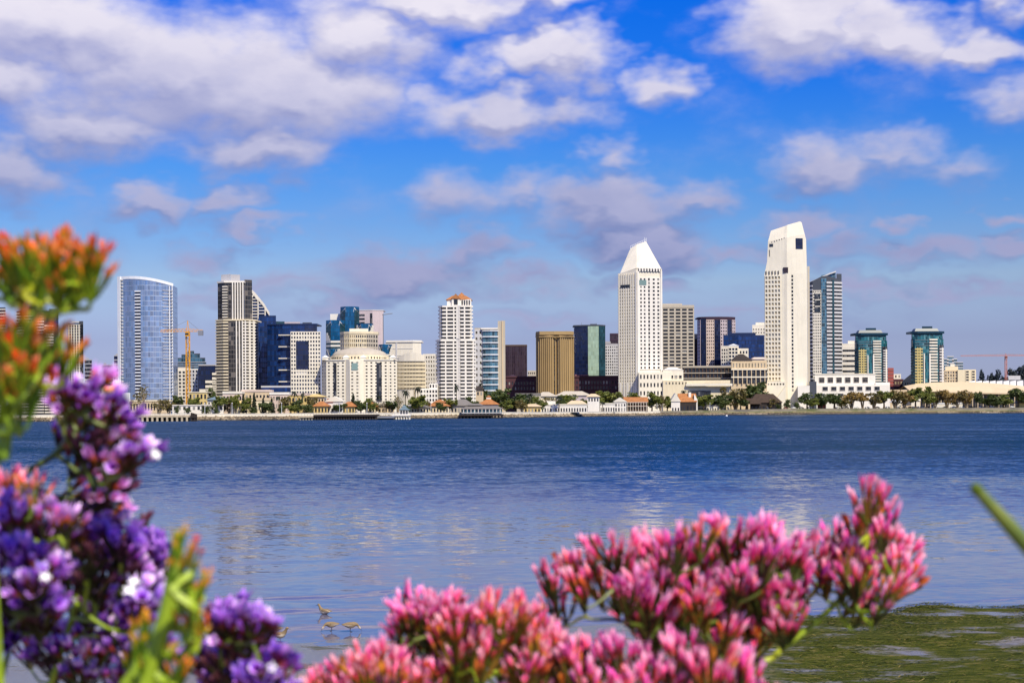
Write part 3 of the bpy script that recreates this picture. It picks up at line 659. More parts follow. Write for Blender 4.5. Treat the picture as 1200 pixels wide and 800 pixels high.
# ring-shaped beige block
b = BW('round_office', 'round beige office drum with square windows above the hotel dome', 1180, 421)
arc = [(399.5, 9), (404, 3.5), (410, .6), (417, 0), (424, 0), (430, 1), (437, 4.5), (443, 10)]
b.solid('wall', 'cream_wall', arc, 390, depth=10)
for k in range(7): b.grid(arc[k], arc[k+1], 391.5, 412, 2 if k in (0, 6) else 3, 4, .6, .62, 'beige_wall' if k > 4 else 'cream_wall', 'pane_warm' if k < 3 else 'pane', t=.4)
b.cap_slab(arc, 388.2, 391, 'cream_wall', 9, .6); b.solid('plant_room', 'ivory_wall', [(410, 6), (432, 6)], 384.5, 389, depth=7); b.bands([(410, 6), (432, 6)], 388, 389, 1, .4, .4, 'ivory_wall', 'ledge')
# domed hotel
b = BW('domed_hotel', 'ivory hotel with a shallow dome and rows of small square windows', 1010, 421)
out_ = [(377.5, 9), (383, 2), (405, -1), (410, -4), (422, -4), (427, -1), (455, 1), (465, 8)]
b.solid('wall', 'ivory_wall', out_, 421, depth=26)
for (k, cols) in ((0, 2), (1, 4), (3, 2), (5, 5), (6, 2)): b.grid(out_[k], out_[k+1], 423, 470, cols, 12, .42, .42, 'ivory_wall', 'pane_soft' if k in (0, 3) else 'pane', t=.35, cap=100)
for (p, q) in (((391.5, .8), (394.8, .4)), ((441.5, 0.1), (447.5, .5))): b.plate(p, q, 425, 470, 'dark_glass', .75, 'stair_glazing', .6)
b.plate((412.3, -4), (419.6, -4), 425.5, 433.5, 'pane_green', .7, 'green_window', .5)
b.bands([(378, 9), (383, 2), (405, -1)], 421, 423, 1, .5, .9, 'bright_wall', 'cornice'); b.bands([(427, -1), (455, 1), (465, 8)], 421, 423, 1, .5, .9, 'bright_wall', 'cornice')
for (x0, x1, d) in ((378, 385, 1.5), (402, 409, 0), (422.5, 429, 0), (457, 464, 4)): b.solid('corner_turret', 'ivory_wall', [(x0, d), (x1, d)], 418.5, 421.2, depth=6); b.hip(x0, x1, 418.5, 415.8, 6, 'bright_wall', 'turret_roof', .3, .45, d0=d)
def dome(b, cx, rx, ybase, ytop, ydrum, d, mat, drum):
    ctr = b.P((cx, d)); r_ = rx / F * (b.Y + d); zb_, zt_ = b.z(ybase), b.z(ytop); m = MB(); n = 28; rs = 6
    prev = None
    for k in range(rs + 1):
        a = k / rs * math.pi / 2; q = [(ctr[0] + r_ * math.cos(a) * math.cos(u * 2*math.pi/n), ctr[1] + r_ * math.cos(a) * math.sin(u * 2*math.pi/n), zb_ + (zt_ - zb_) * math.sin(a)) for u in range(n)]
        if prev:
            for u in range(n): m.quad(prev[u], prev[(u+1) % n], q[(u+1) % n], q[u])
        prev = q
    m.build('dome', mat, b.root)
    m = MB(); m.prism([(ctr[0] + r_ * 1.05 * math.cos(u * 2*math.pi/n), ctr[1] + r_ * 1.05 * math.sin(u * 2*math.pi/n)) for u in range(n)], b.z(ydrum), zb_ + .2); m.build('drum', drum, b.root)
    me = MB(); w = .9; me.box(-w/2, w/2, -.1, .1, 0, (zb_ - b.z(ydrum)) * .35); mm = me.mesh('drum_window', 'pane')
    for u in range(18, 39):
        a = -math.pi * (u - 14.5) / 28; link('drum_window', mm, b.root, (ctr[0] + r_ * 1.055 * math.cos(a), ctr[1] + r_ * 1.055 * math.sin(a), b.z(ydrum) + (zb_ - b.z(ydrum)) * .35), a + math.pi / 2)
dome(b, 422, 32.5, 416, 405.5, 421.5, 24, 'beige_wall', 'cream_wall')
# pale block and the arched office beyond it
b = BW('office_tower', 'blank off white block with a thin flat roof behind the arched office', 1330, 473)
b.solid('wall', 'white_wall', [(452, 4), (484, 0), (494, 5)], 401); b.cap_slab([(453, 4), (484, 0), (494, 5)], 398.6, 400.8, 'bright_wall', 20, .8); b.bands([(452, 4), (484, 0)], 408, 440, 4, .06, .25, 'pale_grey_wall', 'floor_band'); b.fins([(464, 2.5), (466, 2.2)], 401, 440, 1, 1, .3, 'pale_grey_wall')
b = BW('arched_office', 'cream office with an arched roofline and long window bands', 1130, 488)
xs_ = [463.5, 468, 474, 481, 488, 494, 500, 504]; ys_ = [421, 417.5, 414.5, 413, 413, 414.8, 417.5, 420]
arc = [(x, 7 - 7 * math.sin(math.pi * (k + .6) / 8.2)) for k, x in enumerate(xs_)]
b.solid('wall', 'white_wall', arc, ys_, depth=22); b.skin(arc, 423, 456, 'shade_glass', 'glazing', .15); b.bands(arc, 425, 456, 7, .52, .6, 'cream_wall', 'floor_band'); b.fins(arc, 424, 456, 4, .22, .66, 'cream_wall', 'mullion', single=True)
b.solid('wing', 'white_wall', [(496, 3), (516, 0)], 414.5, depth=14); b.grid((496, 3), (516, 0), 416, 462, 7, 9, .5, .5, 'white_wall', 'pane_soft'); b.fins([(463.5, 6), (487, 0)], 457, None, 9, .3, .7, 'cream_wall', 'column'); b.skin([(463.5, 6), (487, 0)], 457, None, 'shade_glass')
# white balcony tower with terracotta roof
b = BW('condo_tower', 'white balcony tower with a terracotta hipped roof', 1050, 535)
lo = [(512.5, 6), (518, 0), (536.5, 0), (541, -1.5), (551, -1.5), (556.5, 3)]; mid = [(515.5, 6), (520, 1), (536.5, 1), (541, -.5), (549, -.5), (553.5, 3)]
b.solid('wall', 'bright_wall', lo, 397); b.solid('upper_wall', 'bright_wall', mid, 358.5, 397, depth=20)
b.skin(lo, 398, 470, 'dark_glass'); b.skin(mid, 360, 397, 'dark_glass')
b.bands(lo, 398, 472, 18, .46, 1.3, 'bright_wall'); b.bands(mid, 358, 397, 9, .44, 1.2, 'bright_wall')
for run, y0, y1 in ((lo, 398, 472), (mid, 358.5, 397)):
    for k in range(5): b.fins([run[k], run[k+1]], y0, y1, 2 if k == 1 else 1, .16 if k == 1 else (.55 if k == 2 else .2), 1.25, 'bright_wall')
    b.fins([(run[2][0] - .8, run[2][1]), (run[2][0] + .8, run[2][1] - .2)], y0, y1, 1, 1, 1.4, 'bright_wall')
b.solid('penthouse', 'bright_wall', [(524.5, 3), (553, 2)], 350.5, 358.6, depth=14); b.hip(524.5, 552.5, 350.6, 345.5, 14, 'orange_tile', 'roof', .8, .3, d0=3)
b.solid('dormer', 'bright_wall', [(530, 1.5), (539.5, 1.5)], 349.5, 358.6, depth=6); b.gable(530, 539.5, 349.6, 343.8, 10, 'orange_tile', 'dormer_roof', .5, False, 1.5); b.plate((532.6, 1.5), (537, 1.5), 350.3, 356.6, 'dark_glass', .3, 'arched_window', .25); b.hip(537, 546, 346.5, 341.6, 6, 'orange_tile', 'roof_cap', .2, .48, d0=6)
b.wins((541, 2), (552, 2), 351.5, 357, 4, .5)
b.solid('podium', 'bright_wall', [(492.5, -4), (513, -4)], 455, depth=14); b.grid((492.5, -4), (513, -4), 456, 476, 6, 4, .6, .6, 'bright_wall', 'pane'); b.solid('stair_turret', 'bright_wall', [(503, -3), (513, -3)], 449, 455.2, depth=8); b.wins((503, -3), (513, -3), 450.5, 454, 3, .5)
# teal glazed block between beige walls
b = BW('apartment_tower', 'beige apartment tower with a teal glazed bay up its middle', 1110, 573)
b.solid('wall', 'beige_wall', [(556.5, 1), (584, 0)], 384, depth=20); b.grid((556.5, 1), (566, .7), 386, 464, 2, 11, .45, .42, 'pale_grey_wall', 'pane_soft'); b.skin([(566.5, -.6), (575, -2), (583.5, -.4)], 387, 464, 'aqua_glass', 'glazing', .5)
b.bands([(566.2, -.6), (575, -2), (584, -.4)], 387, 464, 11, .16, 1.2, 'white_metal'); b.solid('side_wall', 'beige_wall', [(583.8, -1), (592.5, -1)], 376, depth=18); b.fins([(588.5, -1), (590, -1)], 376, None, 1, 1, .5, 'sand_wall'); b.cap_slab([(564, -1), (584, -1)], 384.2, 385.8, 'bright_wall', 14, .7)
# dark brown slab and the plum low range
b = BW('office_tower', 'plain dark brown office slab with fine upright lines', 1270, 605)
b.solid('wall', 'brown_wall', [(592, 1), (618, 0)], 404.5); b.skin([(592, 1), (618, 0)], 406, None, 'brown_glass'); b.fins([(592, 1), (618, 0)], 405.5, None, 12, .3, .45, 'plum_wall', 'pier'); b.cap_slab([(592, 1), (618, 0)], 403.8, 405.4, 'brown_wall', 22, .4)
b = BW('market_hall', 'long low plum coloured hall with arched openings behind the gold tower', 1210, 610)
b.solid('wall', 'maroon_wall', [(592, 0), (634, 0)], 442, depth=18); b.grid((592, 0), (634, 0), 446, 458, 12, 2, .5, .6, 'maroon_wall', 'pane'); b.cap_slab([(592, 0), (634, 0)], 440.6, 442.3, 'maroon_wall', 18, .6); b.hip(596, 606, 441, 438.8, 9, 'plum_wall', 'roof_hatch', .2, .4, 3)
b = BW('market_hall', 'long low plum coloured hall between the gold tower and the white hotel', 1210, 699)
b.solid('wall', 'maroon_wall', [(671, 0), (727, 0)], 441.5, depth=18); b.grid((671, 0), (727, 0), 445, 457, 16, 2, .5, .6, 'maroon_wall', 'pane'); b.cap_slab([(671, 0), (727, 0)], 440, 441.8, 'maroon_wall', 18, .6); b.solid('rose_wing', 'rose_wall', [(674, 3), (690, 3)], 438.5, 441.6, depth=9)
b = BW('apartment_block', 'small beige block in the gap beside the gold tower', 1500, 623.5)
b.solid('wall', 'beige_wall', [(618.5, 0), (630, 0)], 434); b.grid((618.5, 0), (630, 0), 435, 448, 5, 3, .5, .5, 'beige_wall', 'pane')
b = BW('office_tower', 'gold brown tower with deep vertical ribs', 1160, 651)
o_ = [(629, 8), (633, 2), (644, 0), (649, 0), (652, 3.5), (656, 0), (668, 1.5), (672.5, 7)]
b.solid('wall', 'tan_wall', o_, 391, depth=24); b.fins(o_, 395, None, [2, 5, 2, 1, 1, 5, 2], .45, .9, 'tan_wall', 'rib'); b.cap_slab([(629, 7), (633, 1), (650, -.5), (668, .5), (672.5, 6)], 388, 392, 'tan_wall', 24, .3); b.bands([(629, 7), (633, 1), (650, -.5), (668, .5), (672.5, 6)], 394, 395.5, 1, .6, 1.0, 'tan_wall', 'ledge')
b.skin([(649.6, 0), (652, 3), (654.4, 0)], 398, None, 'shade_glass', 'slot', .3)
b = BW('glass_tower', 'dark blue glass tower with one face coloured as a pale green reflection', 1370, 691)
o_ = [(673, 6), (689.5, 1), (702, 0), (709.5, 7)]
b.solid('glazing', 'deep_glass', o_, 381.5, depth=20); b.skin([o_[1], o_[2]], 382, None, 'reflect_glass', 'reflecting_face', .3); b.skin([o_[2], o_[3]], 382, None, 'petrol_glass', 'side_face', .3); b.cap_slab(o_, 380.4, 381.8, 'slate_wall', 18, .5)  # middle face has a pale reflection put into its glass colour
b.fins([(681.8, 8), (682.2, 8)], 377, 381, 1, 1, .2, 'steel', 'antenna'); b.fins([(699, 8), (699.4, 8)], 377.5, 381, 1, 1, .2, 'steel', 'antenna'); b.solid('plant_room', 'slate_wall', [(692, 7), (700, 7)], 379, 381, depth=7)
b = BW('office_tower', 'plum topped tower peeping out beside the white pyramid hotel', 1520, 721)
b.solid('wall', 'plum_wall', [(715, 0), (727, 0)], 390.5); b.skin([(715, 0), (727, 0)], 392, None, 'brown_glass'); b.bands([(715, 0), (727, 0)], 391, None, 14, .25, .4, 'plum_wall', 'floor_band')
b = BW('office_tower', 'grey gridded office tower left of the white pyramid hotel', 1420, 717)
b.solid('wall', 'grey_wall', [(709.5, 0), (724.5, 0)], 402.5); b.grid((709.5, 0), (724.5, 0), 405, 446, 6, 12, .55, .55, 'pale_grey_wall', 'pane'); b.cap_slab([(709.5, 0), (716, 0)], 400, 402.6, 'grey_wall', 14, .2)

# white hotel tower with the pyramid roof
b = BW('hotel_tower', 'tall white hotel tower with a steep white pyramid roof', 1150, 750)
L_, M_, R_ = (725, 9), (747, 0), (776.5, 4)
b.solid('wall', 'ivory_wall', [L_, M_, R_], [319.4, 314.7, 314.7], depth=30); b.fins([L_, M_], 320, None, 8, .58, .7, 'ivory_wall', 'pier'); b.bands([L_, M_], 334, 455, 32, .45, .45, 'ivory_wall', 'spandrel'); b.skin([(725.5, 8.8), (746, .4)], 334, 450, 'shade_glass', 'glazing', .1)
b.fins([(746, .5), M_, (749.5, .34)], 318, None, 1, .9, 1.0, 'bright_wall', 'corner_pier'); b.fins([(774.5, 3.73), R_], 317.5, None, 1, .95, .9, 'bright_wall', 'corner_pier')
b.grid((749.5, .34), (758, 1.49), 325, 433, 2, 24, .46, .52, 'bright_wall', 'pane', cap=100); b.grid((758, 1.49), (764, 2.31), 325, 433, 1, 24, .34, .70, 'bright_wall', 'pane'); b.grid((764, 2.31), (774.5, 3.73), 325, 433, 2, 24, .46, .52, 'bright_wall', 'pane')
b.plate((728.5, 7.6), (739.5, 3.1), 333, 336.2, 'dark_glass', .95, 'sky_lobby', .5); b.plate((749.5, .34), (758, 1.49), 328, 334, 'pane_green', .66, 'green_window', .2)
b.skin([(748.5, .2), (775, 3.8)], 314.8, 318, 'dark_glass', 'louvre_band', .6)
b.fins([(748.5, .2), (775, 3.8)], 314.5, 318, 8, .5, 1.0, 'bright_wall', 'parapet_post'); b.cap_slab([(748.5, .2), (775.5, 3.87)], 313.2, 314.6, 'bright_wall', 20, .4, 'cornice')
f_ = b.pts([(727.5, 8.4), (747, .8), (775.5, 4.2)]); zb_, zs = b.z(319), b.z(314)
bot = [(*f_[0], zb_), (*f_[1], zs), (*f_[2], zs), (f_[2][0] - 2, 34, zs), (f_[0][0] + 2, 38, zb_)]
tp = [(*b.P((739.5, 17)), b.z(288.5)), (*b.P((747, 14.5)), b.z(284)), (*b.P((758, 14)), b.z(280.5)), (*b.P((758, 18)), b.z(280.5)), (*b.P((740, 21)), b.z(288.5))]
m_ = MB(); m_.hexa(bot, tp); m_.build('pyramid_roof', 'ivory_wall', b.root)
m_ = MB()
for k in range(10):
    x = 739.8 + 18 * k / 9; y = 288.5 - 8 * k / 9; p = b.P((x, 16)); m_.tube([(*p, b.z(y) - 1), (*p, b.z(y) + 2.2)], .16, 5)
m_.tube([(*b.P((739.8, 16)), b.z(288.5) + 2), (*b.P((757.8, 16)), b.z(280.5) + 2)], .14, 5); m_.build('roof_railing', 'white_metal', b.root)
for x, y in ((756.2, 275.5), (758.2, 276)):
    m_ = MB(); p = b.P((x, 16)); m_.tube([(*p, b.z(281)), (*p, b.z(y))], .22, 5); m_.build('mast', 'white_metal', b.root)
b.solid('podium', 'ivory_wall', [(748.5, -9), (787, -5)], 436, depth=10); b.grid((749, -8.9), (777, -6), 437, 475, 7, 4, .46, .50, 'ivory_wall', 'pane', cap=200)
b.solid('podium', 'ivory_wall', [(777, -4), (801, -4)], 433.5, depth=12); b.hip(778, 800, 433.5, 430.5, 12, 'bright_wall', 'podium_roof', .3, .4, -4); b.wins((785, -4), (800, -4), 440, 443.5, 3, .6, wall='ivory_wall')
b.solid('podium', 'cream_wall', [(777, -8), (856, -8)], 446, depth=9); b.wins((779, -8), (806, -8), 448, 450.5, 7, .4, 'pane_soft'); b.skin([(806, -8), (833, -8)], 458, None, 'dark_glass', 'entrance_glazing', .15); b.bands([(804, -8), (832, -10), (858, -10)], 450, 453, 1, .9, 2.2, 'ivory_wall', 'canopy')
b.fins([(725.5, 8.8), (747, .2)], 448, None, 5, .3, .9, 'bright_wall', 'column')
b = BW('office_tower', 'beige office tower with wide dark window strips beside the white hotel', 1360, 796)
b.solid('wall', 'beige_wall', [(776, 0), (814, 0)], 358); b.grid((776.5, 0), (813.5, 0), 361, 434, 5, 18, .74, .60, 'beige_wall', 'pane', t=.9); b.solid('plant_room', 'beige_wall', [(777, 5), (800, 5)], 355.3, 358.2, depth=8); b.cap_slab([(776, 0), (814, 0)], 357.4, 360.4, 'beige_wall', 20, .5)
b = BW('office_tower', 'thin dark brown slab between the beige and rose towers', 1480, 816)
b.solid('wall', 'brown_wall', [(813.5, 0), (818.5, 0)], 397); b.solid('penthouse', 'beige_wall', [(813.5, 2), (818, 2)], 391, 397.3, depth=9); b.skin([(813.5, 0), (818.5, 0)], 398, None, 'brown_glass')
b = BW('office_tower', 'rose striped tower with dark glass columns', 1460, 840)
o_ = [(818, 8), (821.5, 3), (828, .5), (837.5, 0), (844.5, .3), (852.5, 2), (858, 4.5), (862, 9)]
b.solid('wall', 'plum_wall', o_, 372, depth=20); b.skin([o_[1], o_[2]], 373, None, 'deep_glass'); b.skin([o_[3], o_[4]], 374.5, None, 'deep_glass'); b.skin([o_[5], o_[6]], 374.5, 412, 'deep_glass')
for k, c in ((0, 2), (2, 4), (4, 3), (6, 2)): b.grid(o_[k], o_[k+1], 374.5, 440, c, 17, .5, .5, 'lilac_wall' if k != 2 else 'pink_wall', 'pane', t=.5, cap=100)
b.cap_slab(o_, 371, 372.6, 'plum_wall', 18, .2)
b = BW('office_block', 'broad navy glass office block behind the small white block', 1420, 871)
b.solid('glazing', 'deep_glass', [(848, 0), (866, -1), (896, 3)], 392.5, depth=22); b.solid('upper_block', 'navy_wall', [(853, 5), (886, 5)], 389.5, 392.8, depth=12); b.bands([(848, 0), (866, -1), (896, 3)], 392.5, 452, 9, .06, .2, 'navy_wall', 'floor_band')
b.skin([(848, 0), (866, -1)], 393, None, 'navy_glass', 'side_face'); b.skin([(866, -1), (896, 3)], 393, None, 'navy_glass', 'front_face')
b = BW('office_tower', 'cream tower top showing left of the tallest white hotel', 1600, 892)
b.solid('wall', 'white_wall', [(882, 0), (903, 0)], 380.5); b.solid('penthouse', 'white_wall', [(886, 3), (903, 3)], 377.5, 381, depth=9); b.grid((882, 0), (903, 0), 384, 430, 7, 12, .4, .45, 'white_wall', 'pane_soft')
b = BW('office_block', 'small white and teal glass block in front of the navy office', 1340, 860)
b.solid('wall', 'white_wall', [(845.5, 2), (854, 0), (866, 0)], 405, depth=14); b.solid('wing', 'white_wall', [(866, 3), (877.5, 3)], 408, depth=12); b.grid((845.5, 2), (853.5, 0), 408, 432, 3, 6, .6, .6, 'white_wall', 'pane_blue'); b.grid((854, 0), (865, 0), 407, 432, 3, 6, .72, .66, 'white_wall', 'pane_blue'); b.wins((866.5, 3), (877, 3), 411, 414, 3, .5, 'pane_blue')
b.gable(854, 866, 405, 402.6, 14, 'white_metal', 'roof', .3, False)
b = BW('terrace_range', 'long low brown terraced range below the rose tower', 1240, 846)
b.solid('wall', 'taupe_wall', [(800, 0), (860, 0)], 430, depth=16); b.bands([(800, 0), (860, 0)], 430, 449, 3, .16, 1.6, 'beige_wall', 'terrace'); b.skin([(800, 0), (860, 0)], 431, 450, 'dark_glass'); b.fins([(800, 0), (860, 0)], 430, 450, 14, .16, 1.2, 'brown_wall', 'column')
b.bands([(800, 0), (860, 0)], 428.5, 430.5, 1, .9, 1.9, 'beige_wall', 'eaves')
b = BW('pavilion', 'tan terraced pavilion with a dark pyramid roof at the tallest hotel', 1215, 876)
b.solid('wall', 'sand_wall', [(857, 0), (899, 0)], 422, depth=16); b.grid((858, 0), (898, 0), 424, 432, 11, 1, .3, .6, 'sand_wall', 'pane_soft'); b.skin([(857, -.3), (899, -.3)], 433, 449, 'dark_glass'); b.fins([(857, -.3), (899, -.3)], 432, 450, 8, .18, 1.2, 'sand_wall', 'column'); b.bands([(857, -.3), (899, -.3)], 432, 450, 2, .16, 1.3, 'ivory_wall', 'terrace')
b.hip(859, 881, 422, 414.5, 13, 'timber_dark', 'roof', .5, .46); b.hip(882, 898, 420.5, 418.5, 10, 'pink_wall', 'roof', .3, .2)

# tallest white hotel tower
b = BW('hotel_tower', 'tallest white hotel tower with a chamfered top and window ladder', 1230, 922)
o_ = [(896.5, 5), (919.5, 1), (923, 0), (944.5, 2), (946.5, 4)]
f_ = b.pts(o_)
prof = [(896.5, 320.5, 313), (899.5, 302, 300), (902, 269, 269)]
lowz = b.z(321)
b.solid('wall', 'ivory_wall', o_, 321, depth=26)
ux = b.pts([(901, 4.8), (919.5, 1.6), (923, .8), (943.2, 2.8), (945.6, 4.8)]); m_ = MB()
zU = [b.z(y) for y in (282, 279, 278.5, 274, 280)]
lo_ = [(*f_[0], lowz + .02), (*f_[1], lowz + .02), (*f_[2], lowz + .02), (*f_[3], lowz + .02), (*f_[4], lowz + .02), (*b.P((946.2, 31)), lowz + .02), (*b.P((896.8, 34)), lowz + .02)]
u1 = [(*b.P((899.8, 4.7)), b.z(306)), (*b.P((919.5, 1.3)), b.z(306)), (*b.P((923, .4)), b.z(306)), (*b.P((944.2, 2.3)), b.z(306)), (*b.P((946.2, 4.3)), b.z(306))]
u1 += [(*b.P((946, 30.5)), b.z(306)), (*b.P((900.1, 33)), b.z(306))]
m_.hexa(lo_, u1)
u2 = [(*p, z) for p, z in zip(ux, zU)]; u2 += [(*b.P((945.3, 28)), zU[4]), (*b.P((901.3, 31)), zU[0])]
u1b = [(x, y, z + .01) for x, y, z in u1]; m_.hexa(u1b, u2)
tp = [(*b.P((904.5, 7.6)), b.z(269)), (*b.P((921, 4.0)), b.z(264.2)), (*b.P((924, 3.2)), b.z(263)), (*b.P((938.5, 4.6)), b.z(258.7)), (*b.P((940.5, 7)), b.z(259.5))]
tp += [(*b.P((940.3, 22)), tp[4][2]), (*b.P((904.8, 24)), tp[0][2])]
m_.hexa([(x, y, z + .01) for x, y, z in u2], tp); m_.build('crown', 'ivory_wall', b.root)
b.grid((897, 4.92), (915.5, 1.7), 322.5, 446, 5, 24, .62, .60, 'ivory_wall', 'pane_warm', t=.8, cap=120)
for k in range(5): b.plate((898 + 3.6 * k, 4.75 - .63 * k), (899.2 + 3.6 * k, 4.55 - .63 * k), 317, 321.2, 'shade_glass', .5, 'top_slot', .3)
for row, y in ((0, 282.5), (1, 287.5)):
    for k in range(6): b.plate((905 + 2.9 * k, 4.2 - .5 * k), (906 + 2.9 * k, 4.05 - .5 * k), y - 1.6 * k * .55, y + 1.6 - 1.6 * k * .55, 'shade_glass', .15, 'slit_window', .5)
b.plate((902.6, 4.5), (907, 3.8), 285, 288.5, 'dark_glass', .3, 'corner_window', .6); b.plate((902.2, 4.5), (903.2, 4.35), 292, 300, 'shade_glass', .25, 'corner_slot', .4)
b.plate((933.3, 1.9), (941.5, 2.6), 279, 291.5, 'deep_glass', .55, 'sky_lounge_window', 1.6); b.plate((918.6, 1.2), (924.4, .3), 313.2, 319.6, 'brown_glass', .7, 'square_window', .9)
pm = MB(); pm.box(-.75, .75, -.1, .1, -1.0, 1.0); me = pm.mesh('window', 'pane')
for k in range(31):
    p = b.P((929.2, .55)); link('window', me, b.root, (p[0], p[1] - .06, b.z(323.5 + k * 4.45)), math.atan2(2, 15))
b.solid('wing', 'beige_wall', [(946.8, 8), (949.5, 9)], 311, depth=14); b.solid('podium', 'ivory_wall', [(893, -6), (921, -6)], 447, depth=12); b.wins((899, -6), (920, -6), 449, 451, 6, .5, 'pane_soft'); b.solid('podium', 'bright_wall', [(935, -8), (949, -8)], 452, depth=9); b.solid('wing', 'slate_wall', [(948.5, -2), (957, -2)], 447, depth=8)  # beige wing is the tower's thin side, its shade put into the colour
m_ = MB(); lo_ = b.pts([(905, -9), (921, -9)]); m_.prism([lo_[0], lo_[1], (lo_[1][0], -6.1), (lo_[0][0], -6.1)], 0, [b.z(474), b.z(452), b.z(452), b.z(474)]); m_.build('ramp_wall', 'ivory_wall', b.root)
# navy and white residential tower behind
b = BW('condo_tower', 'navy and white condo tower with a slanted glass top behind the tallest hotel', 1460, 967)
o_ = [(947, 6), (953, 1), (963, 0), (969, 0), (978, 2), (987, 6)]
b.solid('wall', 'slate_wall', o_, [331, 329, 324, 323, 325, 328], depth=20); b.skin(o_[2:4], 326, None, 'aqua_glass', 'glazing', .4); b.skin(o_[3:], 332, None, 'dark_glass'); b.bands(o_[3:], 330, None, 34, .50, 1.1, 'pale_grey_wall'); b.fins([(975, 1.3), (978, 2)], 328, None, 1, .8, 1.2, 'petrol_glass', 'glass_strip')
b.skin(o_[:3], 340, None, 'dark_glass'); b.grid(o_[1], o_[2], 340, 444, 4, 30, .55, .52, 'white_wall', 'pane', cap=100); b.bands([o_[0], o_[1]], 334, None, 32, .4, .9, 'pale_grey_wall'); b.plate((955, .9), (962, .2), 343, 366, 'dark_glass', .75, 'tall_window', .3); b.bands([(955.5, .8), (961.5, .3)], 343, 366, 3, .14, 1.0, 'white_wall', 'floor_band')
f_ = b.pts([(949, 5), (962, 2), (973, 3), (980.5, 4)]); m_ = MB(); za = [b.z(y) for y in (330, 324.5, 319.5, 317)]
for k in range(3): m_.hexa([(f_[k][0], f_[k][1], za[k] - 1.4), (f_[k+1][0], f_[k+1][1], za[k+1] - 1.4), (f_[k+1][0], 18, za[k+1] - 1.4), (f_[k][0], 18, za[k] - 1.4)], [(f_[k][0], f_[k][1], za[k]), (f_[k+1][0], f_[k+1][1], za[k+1]), (f_[k+1][0], 18, za[k+1]), (f_[k][0], 18, za[k])])
m_.build('slanted_roof', 'pale_grey_wall', b.root); b.solid('penthouse', 'aqua_glass', [(963, 5), (980, 6)], [322, 318.5], 330, depth=10); b.solid('penthouse', 'slate_wall', [(981, 8), (987, 9)], 320, 329, depth=8)
b = BW('office_tower', 'plain white office slab with thin window lines beside the green roofed tower', 1560, 994)
b.solid('wall', 'white_wall', [(986.5, 0), (1003, 0)], 402.5); b.skin([(987.5, 0), (1003, 0)], 408, None, 'dark_glass'); b.bands([(987, 0), (1003, 0)], 406, None, 12, .58, .4, 'white_wall', 'floor_band'); b.solid('penthouse', 'white_wall', [(994, 4), (1003, 4)], 399, 403, depth=9)
# twin towers with green pagoda roofs
def pagoda(label, x0, x1, yt, Y, base):
    b = BW('condo_tower', label, Y, (x0 + x1) / 2, group='twin green roofed condo towers'); w = x1 - x0; X_ = lambda k: x0 + w * k
    o_ = [(X_(0), 6), (X_(.12), 1), (X_(.36), 0), (X_(.62), 0), (X_(.84), 1.5), (X_(1), 6)]
    b.solid('wall', 'teal_wall', o_, yt + 15, depth=18); b.skin(o_, yt + 15, None, 'teal_glass', 'glazing', .15)
    b.solid('setback', 'teal_wall', [(X_(.04), 3), (X_(.3), .8), (X_(.7), .8), (X_(.97), 4)], yt + 9, yt + 15.2, depth=14); b.skin([(X_(.04), 3), (X_(.3), .8), (X_(.7), .8), (X_(.97), 4)], yt + 10, yt + 15, 'teal_glass', 'glazing', .3)
    b.cap_slab([(X_(.0), 5), (X_(.2), .4), (X_(.8), .4), (X_(1), 5)], yt + 6, yt + 8.6, 'green_roof', 14, 1.2); b.hip(X_(.12), X_(.86), yt + 6, yt + 2.6, 12, 'green_roof', 'roof', .2, .12, 2); b.solid('roof_lantern', 'green_roof', [(X_(.34), 5), (X_(.66), 5)], yt, yt + 3.2, depth=6)
    b.fins([(X_(.01), 4.5), (X_(.05), 3.4)], yt + 7, yt + 24, 1, .5, .5, 'steel', 'post')
    b.bands([o_[1], o_[2]], yt + 26, base, 13, .5, .9, 'olive_wall'); b.fins([(X_(.17), .8), (X_(.31), .3)], yt + 25, base, 2, .42, 1.0, 'olive_wall'); b.bands([o_[0], o_[1]], yt + 26, base, 13, .35, .7, 'slate_wall')
    b.bands([(X_(.56), 0), (X_(.62), 0), (X_(.80), 1.2)], yt + 15, base, 16, .5, 1.3, 'white_wall'); b.fins([(X_(.54), 0), (X_(.60), 0)], yt + 32, base, 1, .6, 1.5, 'bright_wall'); b.fins([(X_(.37), 0), (X_(.43), 0)], yt + 32, base, 1, .5, .9, 'white_wall')
    b.bands([(X_(.86), 1.9), (X_(.98), 5.4)], yt + 26, base, 13, .46, 1.1, 'pale_grey_wall'); b.fins([(X_(.92), 3.6), (X_(.97), 5.1)], yt + 25, base, 1, .6, 1.4, 'bright_wall'); b.bands(o_[1:4], yt + 16, yt + 25, 3, .22, .5, 'aqua_glass', 'glass_band')
    b.skin([(X_(.84), 1.5), (X_(1), 6)], yt + 22, base, 'dark_glass', 'side_glazing', .3)
pagoda('green roofed condo tower behind the white block with square openings', 1002, 1040, 384, 1450, 448)
pagoda('green roofed condo tower standing free above the pale convention hall', 1068, 1106, 382, 1440, 452)
